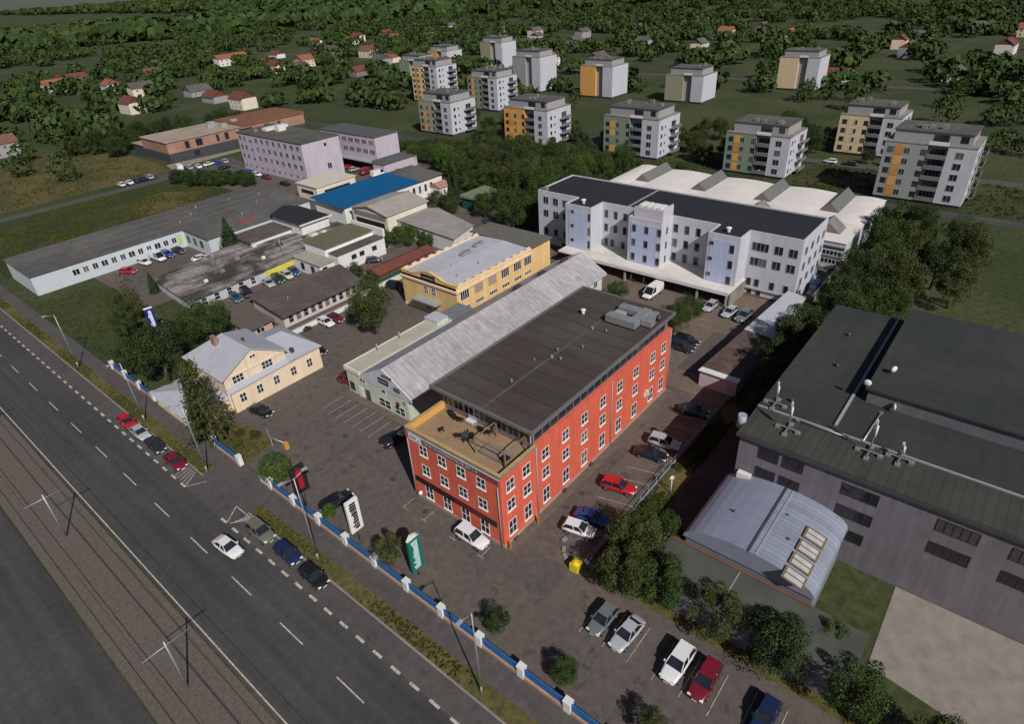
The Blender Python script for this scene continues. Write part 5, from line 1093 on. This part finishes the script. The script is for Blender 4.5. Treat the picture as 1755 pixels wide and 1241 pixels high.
# ------------------------------------------------------------------ trees in the picture
tree(25.2,53.8,11.3,8.4,'round',2,'big round olive green tree alone in the yard before the yellow hall',trunk=.10); 
tree(-10.6,48.4,13.5,7.4,'pine',2,'tall grey brown conifer at the corner of the villa wing',name='conifer_tree',trunk=.06); tree(-10.4,52.4,12.0,4.2,'conifer',1,'slim dark conifer leaning over the villa wing roof',name='conifer_tree',trunk=.03)
tree(-9.6,32.9,4.4,4.3,'clip',3,'clipped round bush beside the gateway',cat='bush',name='round_bush',trunk=.04); tree(-9.5,9.4,4.6,4.0,'loose',2,'loose bush inside the fence near the green sign',cat='bush',name='garden_bush',trunk=.05); tree(-9.6,21.0,2.4,2.2,'loose',3,'small bright bush before the black car by the white sign',cat='bush',name='garden_bush',trunk=.02)
tree(4.6,78.8,8.6,9.6,'round',1,'broad tree with bright top behind the villa',trunk=.08); tree(-1.5,77.5,8.0,7,'round',0,'dark tree left of the broad one behind the villa',trunk=.08)
tree(-7.0,70.6,11.5,9.5,'round',0,'very dark dense tree left of the villa',trunk=.06); tree(-8.8,76.6,9.5,8,'loose',0,'dark tree at the left edge below the blue sign',trunk=.06); tree(-5.5,66.9,6.5,3.6,'loose',1,'low tree against the villa side wall',trunk=.05)
tree(-8.6,65.8,3.2,2.6,'loose',3,'light green bush at the back of the villa wing',cat='bush',name='garden_bush',trunk=.02)
tree(-1.0,99.6,8.3,6.5,'loose',2,'olive brown tree at the left edge above the blue sign',trunk=.08); tree(-4.5,93.5,7,6,'loose',1,'dark tree cut by the left edge above the blue sign',trunk=.08)
tree(31.9,117.8,9.6,8.6,'conifer',4,'dark spruce standing before the grey roofed works',name='spruce_tree',trunk=.04); tree(8.8,111.2,5.4,3.4,'conifer',4,'small columnar conifer at the left end of the weathered shed',name='conifer_tree',trunk=.03)
tree(36.5,75.2-7,5.0,4.6,'loose',1,'tree beside the end of the brown roofed shed',trunk=.06); tree(39.4,77.5,4.0,5,'loose',1,'bush behind the red brown shed',cat='bush',name='garden_bush',trunk=.03); tree(46.5,68.9-.2,2.6,3.0,'loose',3,'bush between the red brown shed and the yellow hall',cat='bush',name='garden_bush',trunk=.02)
tree(60.2,83.5,5.6,7.6,'round',3,'bright green bush mass before the pinkish store',cat='bush',name='garden_bush',trunk=.03); tree(58.2,88.5,3.4,5.4,'round',3,'lower hedge like bush left of the bright bush mass',cat='bush',name='garden_bush',trunk=.02); tree(62.0,77.5,4.2,5,'round',1,'dark bush at the corner of the pinkish store',cat='bush',name='garden_bush',trunk=.02)
tree(61.9,22.2,4.8,4.8,'round',1,'round topped tree in the courtyard beside the mint workshop',trunk=.2); tree(58.0,24.2,2.6,4.6,'round',1,'low bush at the far edge of the red block roof',cat='bush',name='garden_bush',trunk=.02)
tree(62.2,7.2,5.6,5.8,'round',1,'tree in the courtyard nearer the parked silver cars',trunk=.12); tree(57.3,7.4,5.6,5.4,'round',1,'tree in the courtyard close to the far corner of the red block',trunk=.12)
for x, yv, h, w, k, lf, lb in ((60.2,-12.6,10.5,7.2,'tall',1,'tall ragged tree between the garage row and the green roof, nearest the white roof'),(55.2,-14.2,11.0,7.0,'tall',2,'tall olive tree against the edge of the green roof'),(50.0,-13.4,9.0,7.4,'round',0,'very dark tree beside the brown garage roof'),(45.2,-14.8,8.6,7.0,'round',0,'dark tree at the lower end of the dark row by the green roof'),(66.0,-13.4,8.5,6.5,'loose',1,'tree behind the ragged one at the end of the garage row'),(39.0,-15.4,6.5,6,'round',0,'dark bushy tree in the shade of the green roof edge')):
    tree(x, yv, h, w, k, lf, lb, trunk=.08)
for i, (x, yv, h, w) in enumerate(((78,-14.4,9.5,8),(85,-16,10.5,9),(92,-14,10,8.5),(88,-22,11,9),(97,-18,10,9),(101,-26,11,10),(107,-15,10.5,9),(112,-20,10,9),(117,-13.5,11,9.5),(122,-19,10,9),(80,-22,9,8),(94,-30,10,9),(73,-18,9,7.5),(68,-22,9,8),(127,-14,9,8),(110,-30,11,9),(120,-28,10,9))):
    tree(x, yv, h, w, ('round','tall','loose')[i % 3], (1,0,1,2)[i % 4], 'broad tree in the dense strip right of the white factory', group='trees right of the white factory', trunk=.06)
for x, yv, h, w, k, lf, lb in ((7.6,-13.2,7.6,7.0,'round',2,'big olive tree at the bottom beside the parked white hatchback'),(11.2,-15.0,5.4,4.8,'round',1,'dark bushy tree between the grass strip and the vaulted hall'),(3.0,-14.2,7,6.6,'round',2,'olive tree cut by the bottom edge left of the flat annex')):
    tree(x, yv, h, w, k, lf, lb, trunk=.05)
tree(8.8,-33.6,5.0,3.4,'round',3,'bright green tree in the corner beside the vaulted hall',trunk=.05)
for i, (x, yv, h, w) in enumerate(((86.5,80,7,6.5),(91.5,77.5,8.5,7.5),(97.5,78.5,9,7.5),(103,84,8,7),(102.8,91,7.5,7),(86,98,5,6),(83.5,89.5,4.5,5))):
    tree(x, yv, h, w, ('round','loose')[i % 2], (1,0,1)[i % 3], 'tree crowding round the pale green shed', group='trees round the pale green shed', trunk=.05)
for i, (x, yv, h, w) in enumerate(((186,62,6,6),(192,66,7,7),(198,60,8,8),(204,68,7,7),(190,72,5,6),(203,30,8,8),(210,36,9,8),(206,24,7,7),(216,42,9,9),(181,38,5,5),(200,13.5-18,6,6),(194,24.5,6,5),(178,88,5,6),(186,92,6,6),(170,106,6,6),(178,112,7,7),(154,136,5,5),(150,140,5,6),(176,130,8,8),(182,150,8,8),(176,165,8,7),(160,139,4,4),(151.2,30,2.2,3),(151.0,36,2.0,3),(151.4,68,2.4,3.2),(151.2,60,2.2,3))):
    tree(x, yv, h, w, ('round','loose')[i % 2], (1,0,2,3)[i % 4], 'garden tree on the lawns between the apartment blocks', group='trees between the apartment blocks', trunk=.06)
# wood in the middle distance
def inside(p, poly):
    c = False; n = len(poly)
    for i in range(n):
        (x1, y1), (x2, y2) = poly[i], poly[i-1]
        if (y1 > p[1]) != (y2 > p[1]) and p[0] < (x2-x1)*(p[1]-y1)/(y2-y1)+x1: c = not c
    return c
wood = [(94,68),(82,66),(80,60.5),(96,60.5),(104,60.5),(137,64),(142,80),(139,104),(137,118),(137,150),(126,158),(119,150),(120,128),(108,122),(105,113),(101,99),(101,82)]
r = random.Random(11); spots = []
for _ in range(4000):
    p = (r.uniform(80,143), r.uniform(60,160))
    if inside(p, wood) and all((p[0]-q[0])**2+(p[1]-q[1])**2 > 6.2**2 for q in spots): spots.append(p)
for i, (x, yv) in enumerate(spots):
    nearv = x < 110 and yv < 82
    h = r.uniform(11.5,14.5) if nearv else r.uniform(7.5,12)
    if yv > 118: h = r.uniform(4.5,7)
    tree(x, yv, h, r.uniform(8.5,10.8), ('round','round','tall','loose')[i % 4], r.choice((0,1,1,1,2,3)) if x < 125 else r.choice((0,1,2)), 'broadleaf tree in the dense wood behind the yellow hall', group='trees of the middle wood', trunk=.05)
for x, yv, h, w, lb in ((89.5,95.5,9.5,3.6,'slim dark conifer before the wood, left of two'),(93.5,97,10.5,4,'slim dark conifer before the wood, right of two')): tree(x, yv, h, w, 'conifer', 4, lb, name='conifer_tree', trunk=.03)
tree(86.5,93,5.6,6,'loose',1,'loose dark tree left of the pale green shed',trunk=.06); tree(101.5,108.5,4.0,4.5,'loose',3,'light bush beside the tiny white house',cat='bush',name='garden_bush',trunk=.03)
tree(117.5,141,7.5,5.5,'tall',3,'bright green tree at the end of the lower pink block',trunk=.05)
for i, (x, yv) in enumerate(((57.5,187.5),(58.5,193),(62,190),(60.5,183),(64,186),(63,179.5),(66,181.5),(65.8,175),(68.4,177),(67.8,170.5),(55.5,197),(59.5,198.5))):
    tree(x, yv, r.uniform(4.0,5.2), r.uniform(5.2,6.4), 'round', (0,1)[i % 2], 'tree of the dark belt before the far car park', group='trees before the far car park', trunk=.03)
for i, (x, yv, h, w) in enumerate(((163.5,50,8,7),(167,55,7,7),(171,46,8,8),(176,60,8,7),(175,30-1,6,6),(190,26,9,9),(186,32,8,8),(192,38,9,9),(166,100,6,5),(172,94,6,5),(190,-3,5,4),(188,7,5,4.5),(187.8,1,4.5,4),(150.6,52,4,5),(164,146,8,8),(170,140,8,8))):
    tree(x, yv, h, w, ('loose','round')[i % 2], (2,1,0)[i % 3], 'garden tree on the lawns between the apartment blocks', group='trees between the apartment blocks', trunk=.1)
for i, (x, yv) in enumerate(((66,268),(72,272),(78,276),(86,280),(93,284),(100,280),(60,275),(54,282),(106,262),(112,266),(118,262),(62,262))):
    tree(x, yv, r.uniform(8,11), r.uniform(9,11), 'round', (0,1)[i % 2], 'dark tree behind the modern block in the upper left', group='trees behind the modern block', trunk=.05)
for i, (x, yv) in enumerate(((-6.5,43.9),(-7.6,46.5),(-8.9,44.2),(24.2,-10.2),(30.5,-10.8),(36,-10.4),(15.5,-10.6),(27.3,63.6),(30.2,62.8),(18.5,66.1))):
    tree(x, yv, r.uniform(.8,1.5), r.uniform(1.2,2.2), 'loose', (1,2,3)[i % 3], 'small shrub in the grass or along the yard wall', cat='shrub', name='small_shrub', group='small shrubs', trunk=.02)

# ------------------------------------------------------------------ the town beyond the photograph's edges
def outside(x, yv, h=0, pad=12):
    p = proj((x, yv, h))
    return p is None or not (214-pad < p[0] < 1541+pad and 208-pad < p[1] < 977+pad)
seen = lambda x, yv: (lambda p: p is not None and -150 < p[0] < 1900 and -60 < p[1] < 1400)(proj((x, yv, 0)))
pal = [(M['agreen'],O1),(M['acream'],O2),(M['aolive'],O1),(O1,O2),(M['agrey'],M['agreen'])]
n_ = 0; r = random.Random(21)
for row, X in enumerate((206,252,304)):
    for j in range(-4, 9):
        yv = -118+j*48+row*19+r.uniform(-5,5); Xj = X+r.uniform(-5,5)
        if abs(X-196) < 20 and -16 < yv < 38: continue
        if r.random() < (.12,.3,.45)[row]: continue
        if outside(Xj, yv+10, 0, 6) and outside(Xj, yv, 14, -4) and outside(Xj+15, yv, 0, 4) and seen(Xj, yv) and proj((Xj,yv,0))[1] < 215:
            s_, a_ = pal[n_ % 5]; n_ += 1
            apartments(Xj, yv, yv+19, 13.6+(n_ % 3)*2.75, s_, [a_], 'pale apartment block in the wider housing estate beyond the first row', detail=row == 0, group='blocks of the wider estate')
def house(x, yv, w, d, h, rz, wall, roof, label, group):
    t = thing('gabled_house', label, 'house', (x,yv,0), rz, group)
    MB().box(-w/2,w/2,-d/2,d/2,0,h).build('wall', wall, t)
    b = MB(); hr = h+d*.34
    for s in (-1,1):
        q = [(-w/2-.4,s*(d/2+.4),h-.25),(w/2+.4,s*(d/2+.4),h-.25),(w/2+.4,0,hr),(-w/2-.4,0,hr)]; b.poly(q if s < 0 else q[::-1])
    b.poly([(-w/2,d/2,h),(-w/2,-d/2,h),(-w/2,0,hr-.1)]); b.poly([(w/2,-d/2,h),(w/2,d/2,h),(w/2,0,hr-.1)])
    ro = b.build('roof', roof, t); MB().box(-w*.2,-w*.2+.7,.3,1.0,hr-1,hr+.8).build('chimney', M['redtile'], ro)
    for k in range(3):
        for sgn, f in ((-1,'my'),(1,'py')):
            for z in ([1.6,4.2] if h > 4.5 else [1.6]): link('window', winmesh(1.1,1.3,2,1,M['frame'],False), t, (-w*.3+k*w*.3, sgn*(d/2+.01), z), FACE[f])
RF = [M['redtile'], pm('orange_tile', (.24,.095,.055), .9, .2), M['roofbrown'], M['roofgrey'], pm('dull_red_tile', (.17,.075,.055), .9, .2)]; WL = [M['cream'],M['whitew'],M['creamp'],M['agrey'],M['conc']]
cnt = 0; taken = []
for k in range(900):
    x = r.choice((r.uniform(-120,-56), r.uniform(-4,60), r.uniform(330,620), r.uniform(60,330))); yv = r.uniform(-40,620) if x > 0 else r.uniform(20,420)
    if x > -8 and yv < 300 and x < 330: continue
    if not seen(x, yv) or not outside(x, yv, 0, 10) or not outside(x, yv, 9, 10) or not outside(x+12, yv, 0, 4): continue
    if any((x-a)**2+(yv-c)**2 < 24**2 for a, c in taken): continue
    taken.append((x, yv)); cnt += 1
    house(x, yv, r.uniform(10,15), r.uniform(8,10), r.choice((3.4,5.8,5.8)), r.choice((0,1.571))+r.uniform(-.06,.06), r.choice(WL), r.choice(RF), 'gabled house among the trees of the surrounding town', 'houses of the surrounding town')
    if cnt > 74: break
flat('suburb_street', rect(-58,-53.5,10,420), .04, M['lane']); flat('suburb_street', [(330,-60),(336,-60),(336,620),(330,620)], .04, M['lane'])
wm = MB(); r = random.Random(5)
def canopy(b, x, yv, h, w, n):
    for i in range(n):
        d = Vector((r.gauss(0,1), r.gauss(0,1), r.gauss(0,1)+.35)).normalized(); q = r.uniform(.72,1.04)*(1+.2*math.sin(d.x*5+x)*math.cos(d.y*6+yv))
        p = Vector((x+d.x*q*w/2, yv+d.y*q*w/2, h*.55+d.z*q*h*.48)); s = r.uniform(.05,.1)*w*math.sqrt(150/n)*1.15
        n_v = (d+Vector((r.uniform(-1,1),r.uniform(-1,1),r.uniform(-1,1)))*.8).normalized(); u = n_v.orthogonal().normalized(); v = n_v.cross(u)
        b.poly([p-u*s, p-v*s*.7, p+u*s, p+v*s*.7])
cnt = 0
blocks = [(o.location.x, o.location.y) for o in COL.objects if o.name.startswith('apartment_block')]
for _ in range(16000):
    x = r.uniform(-130,1000); yv = r.uniform(-140,1100)
    if _ > 14000: x = r.uniform(900,3200); yv = r.uniform(300,3600)
    if -56 < x < -10 or not seen(x, yv) or not outside(x, yv, 0, 14) or not outside(x, yv, 9, 14): continue
    if -14 < x < 64 and -70 < yv < -2: continue
    d = math.hypot(x-CAMP.x, yv-CAMP.y)
    dens = math.sin(x*.021+1.3)*math.cos(yv*.018)+.35*math.sin(x*.07+yv*.05)
    if dens < (-.1 if d < 340 else -.45): continue
    if x > 180 and any(abs(x-a) < 11 and abs(yv-c) < 14 for a, c in blocks): continue
    if any((x-a)**2+(yv-c)**2 < 9**2 for a, c in taken): continue
    if 328 < x < 338: continue
    far = d > 340
    if d > 1100: canopy(wm, x, yv, r.uniform(12,24), r.uniform(40,90), 130); continue
    if cnt > 1150: continue
    canopy(wm, x, yv, r.uniform(6,11), r.uniform(6,10) if not far else r.uniform(11,20), 110 if far else (800 if d < 110 else 260)); cnt += 1
o = wm.build('woodland', LEAF[1]); tag(o, 'green tree cover of the town surrounding the industrial yards', 'woodland', kind='stuff')

r = random.Random(33)
for i, (x, yv) in enumerate(((4.2,-18),(3.8,-24),(4.4,-30),(3.6,-37),(2.8,-44),(-8.6,-6),(-8.9,-15),(-8.4,-24),(-13.0+4.2,-33))):
    tree(x, yv, r.uniform(5,8) if i < 5 else r.uniform(2.4,3.6), r.uniform(5.5,7) if i < 5 else r.uniform(2.6,3.6), ('round','loose')[i % 2], (1,2,0)[i % 3], 'yard tree or bush below the green sign and the flat annex', group='bushes of the lower yard', trunk=.05)
for i, (yv, k, c) in enumerate(((-14.5,'hatchback','grey'),(-17.3,'saloon','silver'),(-22.8,'suv','white'),(-25.6,'estate','maroon'),(-31.2,'hatchback','navy'))):
    car(-1.4+.1*i, yv, 178+r.uniform(-3,3), k, c, ['grey','silver','white','dark red','navy'][i]+' car parked on the lower yard in front of the yard trees', group='cars on the lower yard')
line_b = MB()
for k in range(8): line(line_b, (-3.8,-13.1-k*2.78), (1.0,-13.1-k*2.78), .11)
struct('parking_marking', line_b, M['markdim'])

# ------------------------------------------------------------------ grass tufts on the lawns and verges
gb = MB(); r = random.Random(61)
areas = [([(16,153),(60.5,153),(61,189),(40,205),(10,205),(-8,189),(-8,153)],9000,.55),(rect(-15.4,-13.8,-46,30),2200,.28),(rect(-15.4,-13.8,43,150),2600,.30),(rect(5.6,45.5,-12,-9.4),4200,.34),
  ([(-6.3,51.5),(-5.1,45.9),(-5.2,40.6),(-10.5,39.9),(-10.5,48.2)],700,.3),(rect(153,182,-50,92),4200,.6),(rect(-8,60,218,300),4200,.6),([(104,101),(117,105),(117,111),(100,115),(91,104)],400,.4),([(-10.5,86),(-10.5,128),(10,131),(4,104),(2,92)],1800,.45)]
for poly, n_, sz in areas:
    xs = [p[0] for p in poly]; ys = [p[1] for p in poly]; k = 0
    while k < n_:
        x, yv = r.uniform(min(xs),max(xs)), r.uniform(min(ys),max(ys)); k += 1
        if not inside((x,yv), poly): continue
        if math.sin(x*.35)*math.cos(yv*.27)+r.uniform(-.8,.8) < 0: continue
        s_ = sz*r.uniform(.5,1.3); a = r.uniform(0,6.28)
        for j in range(2):
            c, d = math.cos(a+j*1.4)*s_*.7, math.sin(a+j*1.4)*s_*.7
            gb.poly([(x-c,yv-d,.08),(x+c,yv+d,.08),(x+c*.5+r.uniform(-.1,.1),yv+d*.5,.1+s_*.55),(x-c*.6,yv-d*.6,.1+s_*.4)])
o = gb.build('grass_tufts', leafmat('leaf_grass', (.032,.046,.010), (.080,.080,.022))); tag(o, 'tufts of longer grass and weeds on the lawns and verges', 'grass', kind='stuff')

# ------------------------------------------------------------------ tram catenary and a cable line beyond the road
for i, yv in enumerate((-18,14,46,78,110,142)):
    p = thing('tram_mast', 'slim grey tram mast with crossarm between the two tracks', 'mast', (-32.0,yv,.04), 0, 'tram masts between the tracks')
    MB().tube((0,0,0),(0,0,7.2),.11,.08).build('pole', M['steel'], p); MB().tube((-2.2,0,6.6),(2.2,0,6.6),.05).build('crossarm', M['steel'], p)
for x in (-34.0,-30.1):
    b = MB()
    for k in range(-6, 14): b.tube((0,k*32+14-16,0),(0,k*32+14+16,0),.022,n=4)
    o = b.build('overhead_wire', M['steeld'], None, (x,0,6.45)); tag(o, ['thin overhead tram wire on the side away from the road','thin overhead tram wire on the side towards the road'][int(x > -32)], 'wire', 'overhead tram wires')
